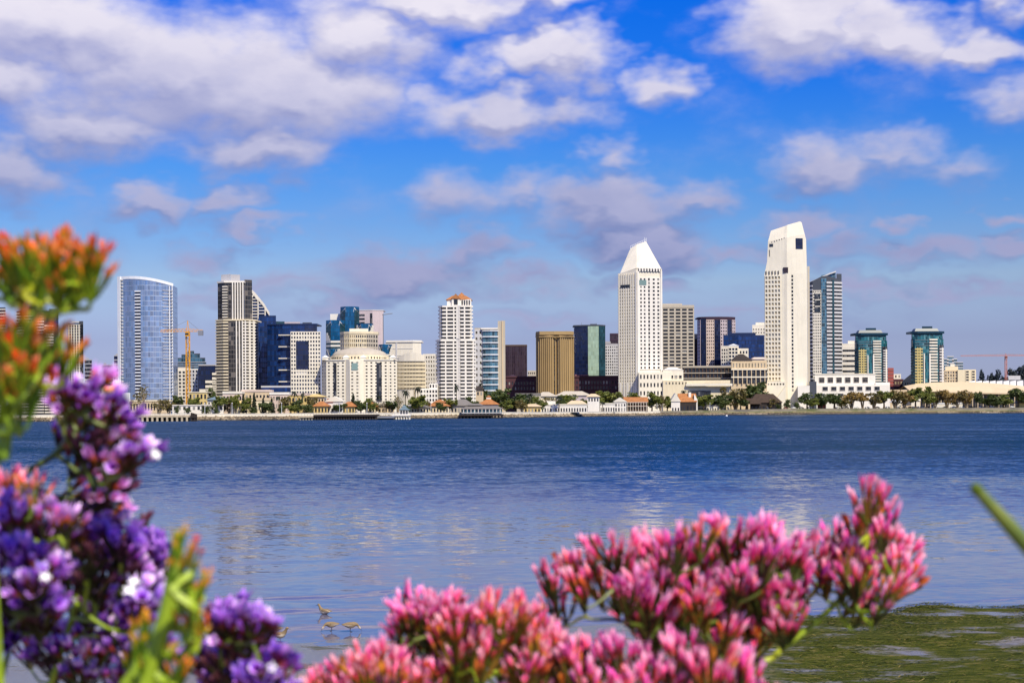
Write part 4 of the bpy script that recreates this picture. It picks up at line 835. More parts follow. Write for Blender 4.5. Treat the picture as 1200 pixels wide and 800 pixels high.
# white block with square openings
b = BW('museum_block', 'low bright white block with a row of square window boxes', 1330, 999)
b.solid('wall', 'bright_wall', [(955, 0), (1026, 0)], 438.5, depth=18); b.solid('wing', 'bright_wall', [(1026, -1), (1043, -1)], 448, depth=16); b.solid('lower_wall', 'bright_wall', [(955, -5), (1043, -5)], 451, depth=6)
b.wins((958, 0), (1019, 0), 442, 448.2, 6, .62, 'shade_glass', 'square_window', .12, 'bright_wall'); b.wins((962, -5), (1033, -5), 453, 457.4, 7, .60, 'dark_glass', 'wide_window', .1, 'bright_wall'); b.wins((958, -5), (1034, -5), 461, 464, 7, .6, 'dark_glass', 'wide_window', .1); b.cap_slab([(955, 0), (1026, 0)], 437.6, 438.6, 'white_wall', 18, .4)
b = BW('brick_block', 'narrow red block right of the first green roofed tower', 1500, 1044.5)
b.solid('wall', 'red_wall', [(1040.5, 0), (1047.5, 0)], 431); b.bands([(1040.5, 0), (1047.5, 0)], 433, 462, 7, .3, .3, 'rose_wall', 'floor_band')
b = BW('office_block', 'small white and maroon low block between the green roofed towers', 1500, 1054)
b.solid('wall', 'maroon_wall', [(1047, 0), (1059, 0)], 444); b.solid('upper_block', 'bright_wall', [(1047.5, 3), (1056, 3)], 438, 444.2, depth=8); b.wins((1048, 3), (1056, 3), 439.5, 442, 2, .4)
b.wins((1048, 0), (1058, 0), 447, 450, 3, .5, 'pane_warm')
b = BW('warehouse', 'pale stone stub building against the second green roofed tower', 1490, 1063)
b.solid('wall', 'sand_wall', [(1058, 0), (1069, 0)], [446, 437], depth=14); b.wins((1060, 0), (1068, 0), 448, 451, 3, .4, 'pane_soft')
b = BW('glass_block', 'grey glass apartment block behind the beige brick block', 1700, 1119)
for (x0, x1, y0, w) in ((1106, 1112, 420, 'slate_wall'), (1110, 1118, 417, 'grey_wall'), (1116, 1122, 420, 'slate_wall'), (1121, 1129, 424, 'slate_wall')): b.solid('wall', w, [(x0, 0), (x1 - .15, 0)], y0, depth=12); b.skin([(x0, 0), (x1 - .15, 0)], y0 + 1, None, 'aqua_glass'); b.bands([(x0, 0), (x1 - .15, 0)], y0, 452, 9, .3, .5, 'pale_grey_wall')
b = BW('brick_block', 'beige brick block with dark balcony panels above the convention hall', 1580, 1125)
b.solid('wall', 'sand_wall', [(1106, 0), (1123, 0)], 433.5, depth=14); b.grid((1107, 0), (1122, 0), 434.5, 452, 5, 5, .55, .6, 'sand_wall', 'pane'); b.solid('blank_wall', 'cream_wall', [(1122.5, -2), (1144, -2)], 433, depth=16); b.grid((1131.5, -2), (1136, -2), 434, 450, 1, 5, .7, .6, 'cream_wall', 'pane'); b.grid((1138.5, -2), (1143, -2), 434, 450, 1, 5, .7, .6, 'cream_wall', 'pane')
b.solid('penthouse', 'cream_wall', [(1108, 4), (1123, 4)], 429, 434, depth=8); b.solid('penthouse', 'white_wall', [(1114, 6), (1119, 6)], 426, 430, depth=6)
# pale convention hall with its long roof
b = BW('convention_hall', 'long pale convention hall with a low curved roof by the park', 1420, 1140)
b.solid('wall', 'sand_wall', [(1043, 2), (1075, 0), (1170, 0), (1235, 4)], 456, depth=40)
xs_ = [1066, 1080, 1100, 1120, 1140, 1160, 1180, 1200, 1235]; ys_ = [451.5, 449, 447.5, 447, 447, 447.8, 449.5, 451.5, 454.5]
m_ = MB(); f_ = b.pts([(x, -6) for x in xs_]); zz = [b.z(y) for y in ys_]; e = b.z(463)
for k in range(8):
    e0, e1 = b.z(458 + .45 * k), b.z(458 + .45 * (k + 1))
    m_.quad((f_[k][0], -9, e0), (f_[k+1][0], -9, e1), (f_[k+1][0], 14, zz[k+1]), (f_[k][0], 14, zz[k])); m_.quad((f_[k][0], 14, zz[k]), (f_[k+1][0], 14, zz[k+1]), (f_[k+1][0], 40, zz[k+1] - 4), (f_[k][0], 40, zz[k] - 4))
    m_.quad((f_[k][0], -9, e0 - 1.2), (f_[k+1][0], -9, e1 - 1.2), (f_[k+1][0], -9, e1), (f_[k][0], -9, e0))
m_.build('roof', 'sand_wall', b.root); b.fins([(1075, -7), (1235, -7)], 462, None, 26, .12, .8, 'sand_wall', 'rib'); b.skin([(1075, -3), (1235, -3)], 464, None, 'shade_glass')
for k in range(9): b.solid('roof_tent', 'white_metal', [(1136 + 8 * k, 22), (1143 + 8 * k, 22)], [446.2, 445.2], 452, depth=9)
b = BW('site_office', 'dark site buildings under the far pink crane', 1650, 1187)
b.solid('wall', 'slate_wall', [(1168, 0), (1206, 0)], 445, depth=16); b.solid('upper_block', 'pale_grey_wall', [(1182, 2), (1196, 2)], 440, 445.2, depth=9); b.wins((1170, 0), (1204, 0), 448, 452, 9, .5)

# ------------------------------------------------------------------ tower cranes
def crane(label, Y, px, ytop, yjib, xl, xr, mat, wide, ybase=None, arm2=True):
    o = W(px, YH, Y); g_ = gz(o.x); root = thing('tower_crane', label, 'crane', (o.x, Y, g_)); zj = W(px, yjib, Y).z - g_; zt_ = W(px, ytop, Y).z - g_; s_ = Y / F
    m = MB(); w = wide / 2; n = int(zj / (wide * 1.3))
    for sx_ in (-w, w):
        for sy_ in (-w, w): m.tube([(sx_, sy_, 0), (sx_, sy_, zj)], wide * .10, 5)
    for k in range(n):
        z0, z1 = zj * k / n, zj * (k + 1) / n; sg = 1 if k % 2 else -1
        for y_ in (-w, w): m.tube([(-w * sg, y_, z0), (w * sg, y_, z1)], wide * .06, 4); m.tube([(-w, y_, z1), (w, y_, z1)], wide * .06, 4)
        for x_ in (-w, w): m.tube([(x_, -w * sg, z0), (x_, w * sg, z1)], wide * .06, 4)
    m.build('mast', mat, root)
    def boom(x0, x1, name, hh):
        m = MB(); L = abs(x1 - x0); n = max(3, int(L / 2.2)); dx = (x1 - x0) / n
        for (yy, zz_) in ((-.6, 0), (.6, 0), (0, hh)): m.tube([(x0, yy, zj + zz_), (x1, yy, zj + (zz_ * .6))], wide * .075, 4)
        for k in range(n):
            a, c = x0 + dx * k, x0 + dx * (k + 1); mid = (a + c) / 2; h_ = hh * (1 - .4 * (k + .5) / n)
            for yy in (-.6, .6): m.tube([(a, yy, zj), (mid, 0, zj + h_)], wide * .05, 4); m.tube([(mid, 0, zj + h_), (c, yy, zj)], wide * .05, 4)
        m.build(name, mat, root)
    boom(0, (xl - px) * s_, 'jib' if abs(xl - px) > abs(xr - px) else 'counter_jib', wide * .9); boom(0, (xr - px) * s_, 'counter_jib' if abs(xl - px) > abs(xr - px) else 'jib', wide * .8)
    m = MB()
    for x_ in (-w * .8, w * .8): m.tube([(x_, 0, zj), (0, 0, zt_)], wide * .09, 5)
    m.build('apex', mat, root)
    m = MB()
    for x_ in (xl, xr): m.tube([(0, 0, zt_), ((x_ - px) * s_ * .7, 0, zj + wide * .6)], .12, 4)
    m.build('tie_rod', 'steel', root)
    xc = (xr if abs(xl - px) > abs(xr - px) else xl); sg = 1 if xc > px else -1; xc = (xc - px) * s_
    m = MB(); m.box(min(xc, xc - sg * 3.2), max(xc, xc - sg * 3.2), -.9, .9, zj - 2.6, zj + .6); m.build('counterweight', 'steel', root)
    m = MB(); m.box(-w - .1, w + .1, -w - 1.6, -w + .1, zj - 3.2, zj - .4); m.build('cab', mat, root)
    m = MB(); m.box(-w, w, -w - 1.72, -w - 1.62, zj - 2.3, zj - 1.0); m.build('cab_window', 'pane', root)
    m = MB(); m.box(-w * 2, w * 2, -w * 2, w * 2, -1, .9); m.build('base', 'grey_wall', root)
crane('yellow tower crane in front of the pale blue glass tower', 930, 220.5, 375.5, 388.5, 188.5, 238.5, 'crane_yellow', 2.2)
crane('thin pinkish tower crane at the far end of the skyline', 1750, 1179, 414, 417, 1213, 1126, 'crane_red', 2.2)
# slim derrick on the roofs behind the dome
o = W(449.6, YH, 1300); root = thing('roof_derrick', 'slim dark pole with a short arm rising behind the hotel dome', 'crane', (o.x, 1300, gz(o.x)))
m_ = MB(); zt_ = W(449.6, 367.5, 1300).z - gz(o.x); m_.tube([(0, 0, 0), (0, 0, zt_)], .42, 6); m_.build('mast', 'steel', root); m_ = MB(); m_.tube([(-1, 0, zt_ - 1.0), (8.5, 0, zt_ + .3)], .38, 5); m_.build('arm', 'steel', root)

# ------------------------------------------------------------------ waterfront: piers, villas, small buildings
def on_shore(px, back): return shore_y(px) + back
def house(name, label, px0, px1, ye, yr, wall, roof, back=22, depth=10, kind='gable', wins=((.35, .7),), n=5, along=True, cat='house', glass='pane', group=None):
    px = (px0 + px1) / 2; b = Bld(name, label, on_shore(px, back), px, cat, group)
    b.solid('wall', wall, [(px0, 0), (px1, 0)], ye, depth=depth)
    h = b.z(ye)
    if kind == 'gable': b.gable(px0, px1, ye, yr, depth, roof, along=along)
    elif kind == 'hip': b.hip(px0, px1, ye, yr, depth, roof)
    else: b.cap_slab([(px0, 0), (px1, 0)], yr, ye + .1, roof, depth, .3)
    y_of = lambda f: YH + (CH - (h * f + b.g)) * F / b.Y
    for (f0, f1) in wins: b.wins((px0 + .3, 0), (px1 - .3, 0), y_of(f1), y_of(f0), n, .5, glass)
    return b
house('boathouse', 'white flat roofed shed low on the quay below the yellow crane', 202, 236, 475, 474, 'bright_wall', 'white_wall', 20, 8, 'flat', n=6)
house('villa', 'yellow house with a white end right of the yellow crane', 221, 243, 460, 459, 'yellow_wall', 'cream_wall', 60, 9, 'flat', ((.3, .5), (.65, .85)), 5)
house('villa', 'pale green roofed low house right of the yellow house', 243, 262, 468, 464.5, 'white_wall', 'blue_roof', 45, 10, 'hip', n=5)
house('villa', 'pinkish white villa at the foot of the brown tower', 261, 284, 461, 458.5, 'pink_wall', 'white_wall', 55, 10, 'flat', ((.2, .4), (.6, .8)), 6)
house('villa', 'sand coloured villa with a parapet behind the dark conifers', 283, 316, 459, 456.5, 'sand_wall', 'pink_wall', 60, 12, 'flat', ((.2, .38), (.55, .8)), 8)
house('villa', 'low cream house under the dark conifers on the quay', 270, 292, 472, 469, 'cream_wall', 'yellow_wall', 30, 8, 'hip', n=5)
house('villa', 'white pink villa with small windows right of the dark conifers', 316, 339, 462, 459.5, 'pink_wall', 'bright_wall', 48, 9, 'flat', ((.25, .45), (.65, .82)), 7)
house('villa', 'yellow villa with a pink upper wall beside the gridded office', 338, 360, 463, 460.5, 'yellow_wall', 'pink_wall', 58, 10, 'flat', ((.2, .4), (.6, .8)), 6)
house('villa', 'sand coloured villa left of the domed hotel', 358, 380, 464.5, 461.5, 'sand_wall', 'yellow_wall', 62, 10, 'hip', ((.2, .4), (.6, .8)), 6)
house('villa', 'cream arcaded house half below the brown tower', 296, 318, 469, 466, 'cream_wall', 'sand_wall', 36, 8, 'flat', ((.2, .5),), 7)
house('boathouse', 'long low white range by the bare trees near the pier', 152, 200, 470, 468.5, 'sand_wall', 'cream_wall', 60, 9, 'flat', ((.2, .7),), 14)
house('garden_wall', 'low white garden range behind the dark bushes on the quay', 236, 262, 474.5, 473.5, 'bright_wall', 'white_wall', 26, 7, 'flat', n=5, cat='wall')
# yellow market pavilions with the signed white gable
b = house('market_pavilion', 'yellow market pavilion with an orange roof at the left of the white gable', 368, 384, 475.5, 470, 'yellow_wall', 'orange_tile', 26, 9, 'hip', ((.1, .6),), 4, cat='pavilion')
b = house('market_gable', 'white stepped gable with a rust red panel behind the pier', 382, 402, 470, 464, 'bright_wall', 'white_wall', 30, 9, 'gable', ((.08, .35),), 4, along=False, cat='pavilion')
b.plate((383.5, 0), (390.5, 0), 466.8, 471.5, 'rust_sign', .4, 'sign_panel', .3)
b = house('market_pavilion', 'yellow market pavilion with an orange roof right of the white gable', 401, 416, 476, 470.5, 'yellow_wall', 'orange_tile', 26, 9, 'hip', ((.1, .6),), 4, cat='pavilion')
b = house('market_pavilion', 'small orange roofed pavilion behind the palms near the domed hotel', 428, 440, 476, 471, 'cream_wall', 'orange_tile', 28, 8, 'hip', ((.1, .6),), 3, cat='pavilion')
house('shop', 'tan shop with flat awning among the palms below the dome', 443, 462, 475, 472.5, 'sand_wall', 'grey_roof', 40, 8, 'hip', ((.1, .5),), 5, cat='shop')
house('shop', 'cream shop with a low brown roof left of the terracotta shops', 478, 503, 477, 474, 'cream_wall', 'grey_roof', 24, 8, 'hip', ((.1, .6),), 7, cat='shop')
b = house('shop', 'long shop with a stepped terracotta roof below the white balcony tower', 500, 526, 475.5, 470.5, 'cream_wall', 'orange_tile', 26, 11, 'hip', ((.1, .6),), 7, cat='shop')
b.hip(508, 522, 471, 467.8, 7, 'orange_tile', 'roof_cap', .2, .4, 3)
house('shop', 'shop with a grey pyramid roof beside the terracotta shops', 528, 555, 475, 467.5, 'beige_wall', 'grey_roof', 24, 12, 'hip', ((.1, .6),), 7, cat='shop')
b = house('restaurant', 'orange roofed restaurant with a small white cupola behind the pier house', 561, 584, 473.5, 467.2, 'pink_wall', 'orange_tile', 18, 12, 'hip', ((.1, .6),), 6, cat='restaurant')
b.solid('cupola', 'bright_wall', [(570, 5), (575.5, 5)], 465, 468.5, depth=3.5); b.hip(570, 575.5, 465, 463, 3.5, 'orange_tile', 'cupola_roof', .2, .45, 5)
b = house('lookout_tower', 'slim tan lookout tower with a dark lantern roof', 558, 566.5, 456, 451.5, 'sand_wall', 'timber_dark', 60, 6, 'hip', ((.3, .45), (.75, .88)), 2, cat='tower')
house('villa', 'low sand coloured house behind the pier restaurant trees', 604, 634, 463, 460.5, 'beige_wall', 'grey_roof', 90, 12, 'flat', ((.3, .6),), 9)
house('shop', 'small yellow shop among the olive palms on the seawall', 614, 634, 476, 473, 'yellow_wall', 'sand_wall', 22, 8, 'hip', ((.1, .6),), 5, cat='shop')
house('mansion', 'pale stone mansion with a mansard roof before the gold tower', 628, 652, 464, 459, 'cream_wall', 'beige_wall', 95, 12, 'hip', ((.3, .6),), 6)
house('mansion', 'grey pink mansion with a long roof below the plum hall', 652, 692, 463, 458, 'lilac_wall', 'beige_wall', 100, 14, 'hip', ((.3, .6),), 9)
b = house('arcade', 'long white arcade with a shallow tan roof along the seawall', 634, 688, 474.5, 473.2, 'bright_wall', 'white_wall', 18, 9, 'flat', ((.12, .62),), 17, cat='pavilion'); b.hip(664, 688, 473.4, 469.2, 8, 'sand_wall', 'roof_cap', .3, .4); b.solid('upper_block', 'bright_wall', [(641, 2), (651, 2)], 469.5, 473.4, depth=5)
b = house('lookout_tower', 'white square lookout with a broad tan roof above the arcade', 688.5, 702.5, 464.5, 461.2, 'bright_wall', 'sand_wall', 24, 6, 'hip', ((.72, .92),), 4, cat='tower')
house('arcade', 'white arcade between the lookout and the porch house', 703, 721, 473.5, 472, 'bright_wall', 'white_wall', 18, 8, 'flat', ((.12, .62),), 6, cat='pavilion')
b = house('porch_house', 'two storey house with orange roof and shade coloured porch', 732, 759, 470.5, 465, 'brown_wall', 'orange_tile', 22, 11, 'gable', (), 6); b.fins([(734, -.9), (759, -.9)], 471, None, 8, .14, .5, 'white_wall', 'porch_post'); b.bands([(732, -.6), (759, -.6)], 471, 480, 2, .16, .7, 'pink_wall', 'porch_deck')  # brown wall colour paints in the shadow under the porch roof
b = house('gable_house', 'white gabled house front joined to the porch house', 720, 734, 470.5, 465.5, 'bright_wall', 'white_wall', 19, 10, 'gable', ((.1, .45), (.6, .85)), 4, along=False)
b = house('gable_house', 'white stepped gable house end with a round window', 786.5, 797, 470, 460.5, 'bright_wall', 'white_wall', 18, 10, 'gable', ((.1, .4),), 3, along=False); b.plate((790.5, 0), (793, 0), 467.4, 469.8, 'dark_glass', .3, 'round_window', .2)
b = house('barn', 'bright orange roofed barn behind the white stepped gable', 796, 816, 470.5, 460.8, 'timber_dark', 'orange_tile', 22, 12, 'gable', ((.1, .6),), 5, cat='barn'); b.solid('chimney', 'bright_wall', [(807, 3), (810, 3)], 459.5, 470, depth=2); b.solid('gable_end', 'bright_wall', [(813.5, .5), (817.5, .5)], [461.5, 468], depth=10)
b = house('thatched_hall', 'dark brown thatched hall with a steep roof under the tallest hotel', 879, 916, 471.5, 461.2, 'timber_dark', 'brown_thatch', 26, 14, 'hip', ((.1, .6),), 8, cat='pavilion'); b.hip(866, 892, 473, 466.5, 10, 'brown_thatch', 'side_roof', .3, .45, -6)
house('kiosk', 'small white kiosk with a lamp mast on the grass by the dark trees', 828, 843, 475.5, 474, 'white_wall', 'grey_roof', 26, 6, 'flat', ((.2, .7),), 5, cat='kiosk')
house('kiosk', 'tan park kiosk at the far end of the foreshore', 1192, 1212, 472, 468.5, 'yellow_wall', 'grey_roof', 50, 8, 'hip', ((.2, .6),), 4, cat='kiosk')
house('tent', 'white event tent under the tall park trees', 1068, 1078, 469, 464, 'bright_wall', 'bright_wall', 60, 8, 'hip', ((.1, .5),), 3, cat='tent')
house('tent', 'smaller white event tent beside the pale trunks', 1046, 1056, 471, 467, 'bright_wall', 'white_metal', 55, 8, 'hip', ((.1, .5),), 3, cat='tent')
house('kiosk', 'long white service shed between park trees near the convention hall', 1094, 1128, 473, 471.8, 'white_wall', 'white_metal', 62, 6, 'flat', ((.2, .7),), 11, cat='kiosk')
house('kiosk', 'reddish kiosk below the white block with square openings', 958, 968, 473, 470, 'red_wall', 'grey_roof', 44, 6, 'hip', ((.2, .6),), 3, cat='kiosk')

def pier(label, px0, px1, ydeck, Y, mat_top, mat_pile, nx_, depth=14, wall_frac=.0, fend=None):
    a = W(px0, YH, Y); c = W(px1, YH, Y); zd = W((px0 + px1) / 2, ydeck, Y).z; cx = (a.x + c.x) / 2; root = thing('pier', label, 'pier', (cx, Y, 0)); L = c.x - a.x
    m = MB(); m.box(-L/2, L/2, 0, depth, zd - .7, zd); m.build('deck', mat_top, root)
    m = MB(); m.tube([(0, 0, -3), (0, 0, zd - .7)], .42, 7); me = m.mesh('pile', mat_pile)
    for i in range(nx_):
        for r_ in (0, 1): link('pile', me, root, (-L/2 + L * (i + .5) / nx_, .5 + r_ * (depth - 3) * .5, 0))
    m = MB(); m.box(-L/2 - .1, L/2 + .1, -.35, -.05, zd - .95, zd - .35); m.build('fender', mat_top, root)
    m = MB()
    for i in range(nx_ + 1): x = -L/2 + L * i / nx_; m.tube([(x, .3, zd), (x, .3, zd + 1.1)], .07, 4)
    m.tube([(-L/2, .3, zd + 1.1), (L/2, .3, zd + 1.1)], .07, 4); m.build('railing', 'steel', root)
    return root, L, zd
r_, L, zd = pier('pale concrete pier on square piles left of the yellow crane', 112, 222, 486.6, 668, 'timber_pale', 'timber_pale', 19)
m = MB()
for i in range(19): x = -L/2 + L * (i + .5) / 19; m.box(x - .45, x + .45, -.3, .2, -1, zd - 1.0)
m.build('pile_casing', 'timber_pale', r_)
m = MB(); m.box(-L/2 + .05, L/2 - .05, 7, 7.3, -1, zd - .75); m.build('back_wall', 'timber_dark', r_)
# dark dolphin at its end
root = thing('mooring_dolphin', 'black cluster of mooring piles at the end of the pale pier', 'mooring', (*W(227, YH, 665).xy, 0))
for k, (x, y) in enumerate(((-1.3, 0), (-.4, .5), (.5, 0), (1.3, .6), (0, 1.2))):
    m = MB(); m.tube([(x, y, -3), (x * .8, y * .8 + .2, 4.0 - .2 * k)], .42, 7); m.build('pile', 'timber_dark', root)
m = MB(); m.box(-1.5, 1.5, -.5, -.3, 1.6, 2.6); m.build('band', 'timber_dark', root)
pier('short pale pier stub joined to the long dark pier', 350, 367, 487, 716, 'timber_pale', 'timber_pale', 5, 16)
r_, L, zd = pier('long dark timber pier in front of the market pavilions', 367.5, 441, 485.5, 716, 'timber_dark', 'timber_dark', 24, 18)
m = MB(); m.box(-L/2, L/2, 1.6, 1.9, -1, zd - .75); m.build('back_wall', 'timber_dark', r_)
pier('low grey jetty between the dark pier and the gazebo', 441.5, 462, 487.6, 724, 'steel', 'timber_dark', 8, 12)
r_, L, zd = pier('white piled jetty carrying the blue roofed gazebo', 459.5, 481, 485, 728, 'bright_wall', 'white_wall', 7, 9)
b = Bld('gazebo', 'small gazebo with a pale blue pyramid roof on a white jetty', 729, 473.5, 'gazebo'); b.root.location.z = zd; b.g = zd
for k in range(4): b.fins([(468.2 + 3.2 * k, .8), (469 + 3.2 * k, .8)], 479.6, 485, 1, 1, .3, 'bright_wall', 'post')
b.solid('wall', 'bright_wall', [(468.5, 3), (478.5, 3)], 480, 485, depth=3); b.wins((469, 3), (478, 3), 481.3, 483.8, 4, .6); b.hip(467.5, 479.5, 479.8, 477, 6, 'blue_roof', 'roof', .2, .40, .3); b.hip(470.5, 476.5, 477, 474.2, 3.2, 'blue_roof', 'roof_cap', 0, .48, 1.8)
# dark pier restaurant on stilts
r_, L, zd = pier('dark piled deck carrying the grey pier restaurant', 538, 590, 485.2, 800, 'timber_dark', 'timber_dark', 13, 20)
m = MB(); m.box(-L/2, L/2 - 6, 3.6, 3.9, -1, zd - .75); m.build('back_wall', 'timber_dark', r_)
b = Bld('restaurant', 'grey blue pier restaurant on dark stilts over the water', 803, 564, 'restaurant'); b.root.location.z = zd; b.g = zd
b.solid('wall', 'teal_wall', [(542, 0), (588, 0)], 478.6, 485.1, depth=10); b.wins((543, 0), (587, 0), 480, 482.6, 15, .62, 'pane_blue'); b.bands([(541, -.2), (589, -.2)], 483.2, 485, 1, .5, .6, 'pale_grey_wall', 'railing'); b.hip(541, 589, 478.8, 475.6, 10, 'grey_roof', 'roof', .5, .3); b.solid('upper_block', 'timber_dark', [(548, 3), (563, 3)], 474.2, 478, depth=5); b.hip(546, 566, 474.4, 472.6, 6, 'grey_roof', 'upper_roof', .2, .3, 2.4)
for k in range(11): b.fins([(543 + 4.3 * k, -.1), (543.7 + 4.3 * k, -.1)], 478.8, 485.1, 1, 1, .35, 'bright_wall', 'post')
# white buoy
root = thing('buoy', 'small white buoy floating off the park foreshore', 'buoy', (*W(851.5, YH, 900).xy, 0)); m = MB(); m.tube([(0, 0, -.3), (0, 0, .1), (0, 0, .7), (0, 0, .9)], [.5, .7, .6, .2], 10); m.build('float', 'white_metal', root, True); m = MB(); m.tube([(0, 0, .9), (0, 0, 1.6)], [.12, .06], 6); m.build('top_mark', 'crane_red', root)

# ------------------------------------------------------------------ trees
def leafmat(name, dark, light, tip):
    m, t, b, o = newmat(name)
    r = t.n('ShaderNodeNewGeometry').outputs['Random Per Island']
    n = t.noise(t.n('ShaderNodeTexCoord').outputs['Object'], .35, 3)
    t.put(b.inputs['Base Color'], t.ramp(t.math('ADD', t.math('MULTIPLY', r, .6), t.math('MULTIPLY', n, .4)), [(.15, dark), (.55, light), (.9, tip)])); b.inputs['Roughness'].default_value = .6
    tr = t.n('ShaderNodeBsdfTranslucent'); t.put(tr.inputs[0], (*light, 1)); ms = t.n('ShaderNodeMixShader'); ms.inputs[0].default_value = .25
    t.t.links.new(b.outputs[0], ms.inputs[1]); t.t.links.new(tr.outputs[0], ms.inputs[2]); t.t.links.new(ms.outputs[0], o.inputs[0]); return m
leafmat('leaf_dark', (.018, .036, .008), (.065, .095, .017), (.15, .17, .035)); leafmat('leaf_green', (.045, .065, .010), (.15, .18, .024), (.30, .28, .05))
leafmat('leaf_olive', (.05, .045, .012), (.16, .13, .03), (.30, .22, .06)); leafmat('leaf_gold', (.09, .06, .014), (.26, .17, .04), (.42, .27, .07)); leafmat('leaf_conifer', (.008, .016, .008), (.022, .035, .014), (.05, .06, .025))
leafmat('leaf_far', (.012, .022, .028), (.03, .045, .05), (.05, .065, .07)); plain('bark', (.10, .075, .05), .9); plain('bark_pale', (.34, .26, .16), .9)
def tree_proto(kind, rs):
    """returns (trunk mesh, crown mesh) for a tree about 10 m tall"""
    q = random.Random(rs); tr = MB(); cr = MB(); bark = 'bark'; leaf = {'round': 'leaf_dark', 'green': 'leaf_green', 'olive': 'leaf_olive', 'gold': 'leaf_gold', 'conifer': 'leaf_conifer', 'bush': 'leaf_dark', 'airy': 'leaf_olive', 'far': 'leaf_far'}[kind]
    def clump(c, r, n, size):
        for _ in range(n):
            v = Vector((q.gauss(0, 1), q.gauss(0, 1), q.gauss(0, 1))).normalized(); p = c + Vector((v.x * r.x, v.y * r.y, v.z * r.z)) * (q.random() ** .35)
            a = Vector((q.gauss(0, 1), q.gauss(0, 1), q.gauss(0, .7))).normalized(); d = a.orthogonal().normalized(); d = Matrix.Rotation(q.uniform(0, 6.28), 3, a) @ d; e = a.cross(d); s_ = size * q.uniform(.6, 1.4)
            cr.quad(p - d * s_ - e * s_ * .5, p + d * s_ * .2 - e * s_ * .6, p + d * s_ + e * s_ * .3, p - d * s_ * .3 + e * s_ * .7)
    if kind == 'conifer':
        tr.tube([(0, 0, 0), (0, 0, 5), (0, 0, 9.6)], [.28, .18, .05], 6)
        for k in range(13):
            z = 1.0 + 8.8 * k / 13; r_ = 2.1 * (1 - k / 13.5) * q.uniform(.8, 1.15); clump(Vector((q.uniform(-.15, .15), q.uniform(-.15, .15), z)), Vector((r_, r_, .45)), int(26 + 46 * (1 - k / 13)), .34)
    elif kind == 'bush':
        tr.tube([(0, 0, 0), (.2, 0, 2.5), (.1, .1, 5)], [.3, .2, .08], 5)
        for k in range(9): a = q.uniform(0, 6.28); clump(Vector((math.cos(a) * q.uniform(0, 3), math.sin(a) * q.uniform(0, 2.6), q.uniform(2.2, 7.5))), Vector((2.4, 2.2, 2.2)) * q.uniform(.7, 1.1), 60, .5)
    else:
        multi = kind in ('gold', 'airy', 'olive'); n = 4 if multi else 5; bark = 'bark_pale' if multi else 'bark'
        if not multi: tr.tube([(0, 0, 0), (.1, .05, 1.6), (0, 0, 3.4)], [.42, .32, .26], 7)
        for k in range(n + 2):
            a = 6.28 * k / (n + 2) + q.uniform(-.4, .4); R_ = q.uniform(1.3, 3.4) * (1 if k < n else .4); top = Vector((math.cos(a) * R_, math.sin(a) * R_ * .8, q.uniform(4.2, 8.0)))
            s0 = Vector((math.cos(a) * .3, math.sin(a) * .3, 0)) if multi else Vector((0, 0, 2.9)); midp = s0.lerp(top, .5) + Vector((0, 0, .6))
            tr.tube([s0, midp, top], [.24 if multi else .22, .15, .05], 5)
            for j in range(3):
                c = top + Vector((q.uniform(-1.6, 1.6), q.uniform(-1.4, 1.4), q.uniform(-2.0, 1.0)))
                clump(c, Vector((1.75, 1.6, 1.25)) * q.uniform(.6, 1.15), {'airy': 20, 'gold': 36, 'olive': 40}.get(kind, 60), .42 if kind != 'airy' else .26)
                tr.tube([midp, c], [.09, .03], 4)
    return tr.mesh('trunk', bark, True), cr.mesh('crown', leaf)
PROTO = {k: [tree_proto(k, 11 * i + len(k)) for i in range(3)] for k in ('round', 'green', 'olive', 'gold', 'conifer', 'bush', 'airy', 'far')}
FR = []
def palm_proto(rs):
    q = random.Random(rs); tr = MB(); tr.tube([(0, 0, 0), (.15, 0, 3), (.1, .1, 6), (0, 0, 8.2)], [.28, .22, .20, .24], 7); cr = MB()
    for k in range(26):
        a = 6.28 * k / 13 + q.uniform(-.2, .2); up = q.uniform(-.3, 1.0); L = q.uniform(1.9, 2.7); prev = None
        for j in range(6):
            s_ = j / 5; p = Vector((math.cos(a) * L * s_ * (1 - .15 * up), math.sin(a) * L * s_ * (1 - .15 * up), 8.1 + up * L * s_ - 1.5 * L * s_ * s_ * .6)); w_ = .34 * math.sin(math.pi * min(.97, .2 + .75 * s_)); d = Vector((-math.sin(a), math.cos(a), 0)) * w_
            if prev: cr.quad(prev[0], prev[1], p + d, p - d + Vector((0, 0, .08)))
            prev = (p - d + Vector((0, 0, .08)), p + d)
    return tr.mesh('trunk', 'bark', True), cr.mesh('crown', 'leaf_conifer')
PROTO['palm'] = [palm_proto(i) for i in range(3)]
tn = [0]
NM = {'round': ('shade_tree', 'tree'), 'green': ('shade_tree', 'tree'), 'olive': ('eucalyptus_tree', 'tree'), 'gold': ('eucalyptus_tree', 'tree'), 'conifer': ('conifer_tree', 'tree'), 'bush': ('bush', 'bush'), 'airy': ('bare_tree', 'tree'), 'far': ('far_tree', 'tree'), 'palm': ('palm_tree', 'palm')}
HW = {'round': 7.0, 'green': 7.0, 'olive': 7.0, 'gold': 7.0, 'conifer': 4.2, 'bush': 9.5, 'airy': 7.2, 'palm': 5.0, 'far': 7.5}
HT = {'conifer': 9.9, 'bush': 9.5, 'palm': 9.2}
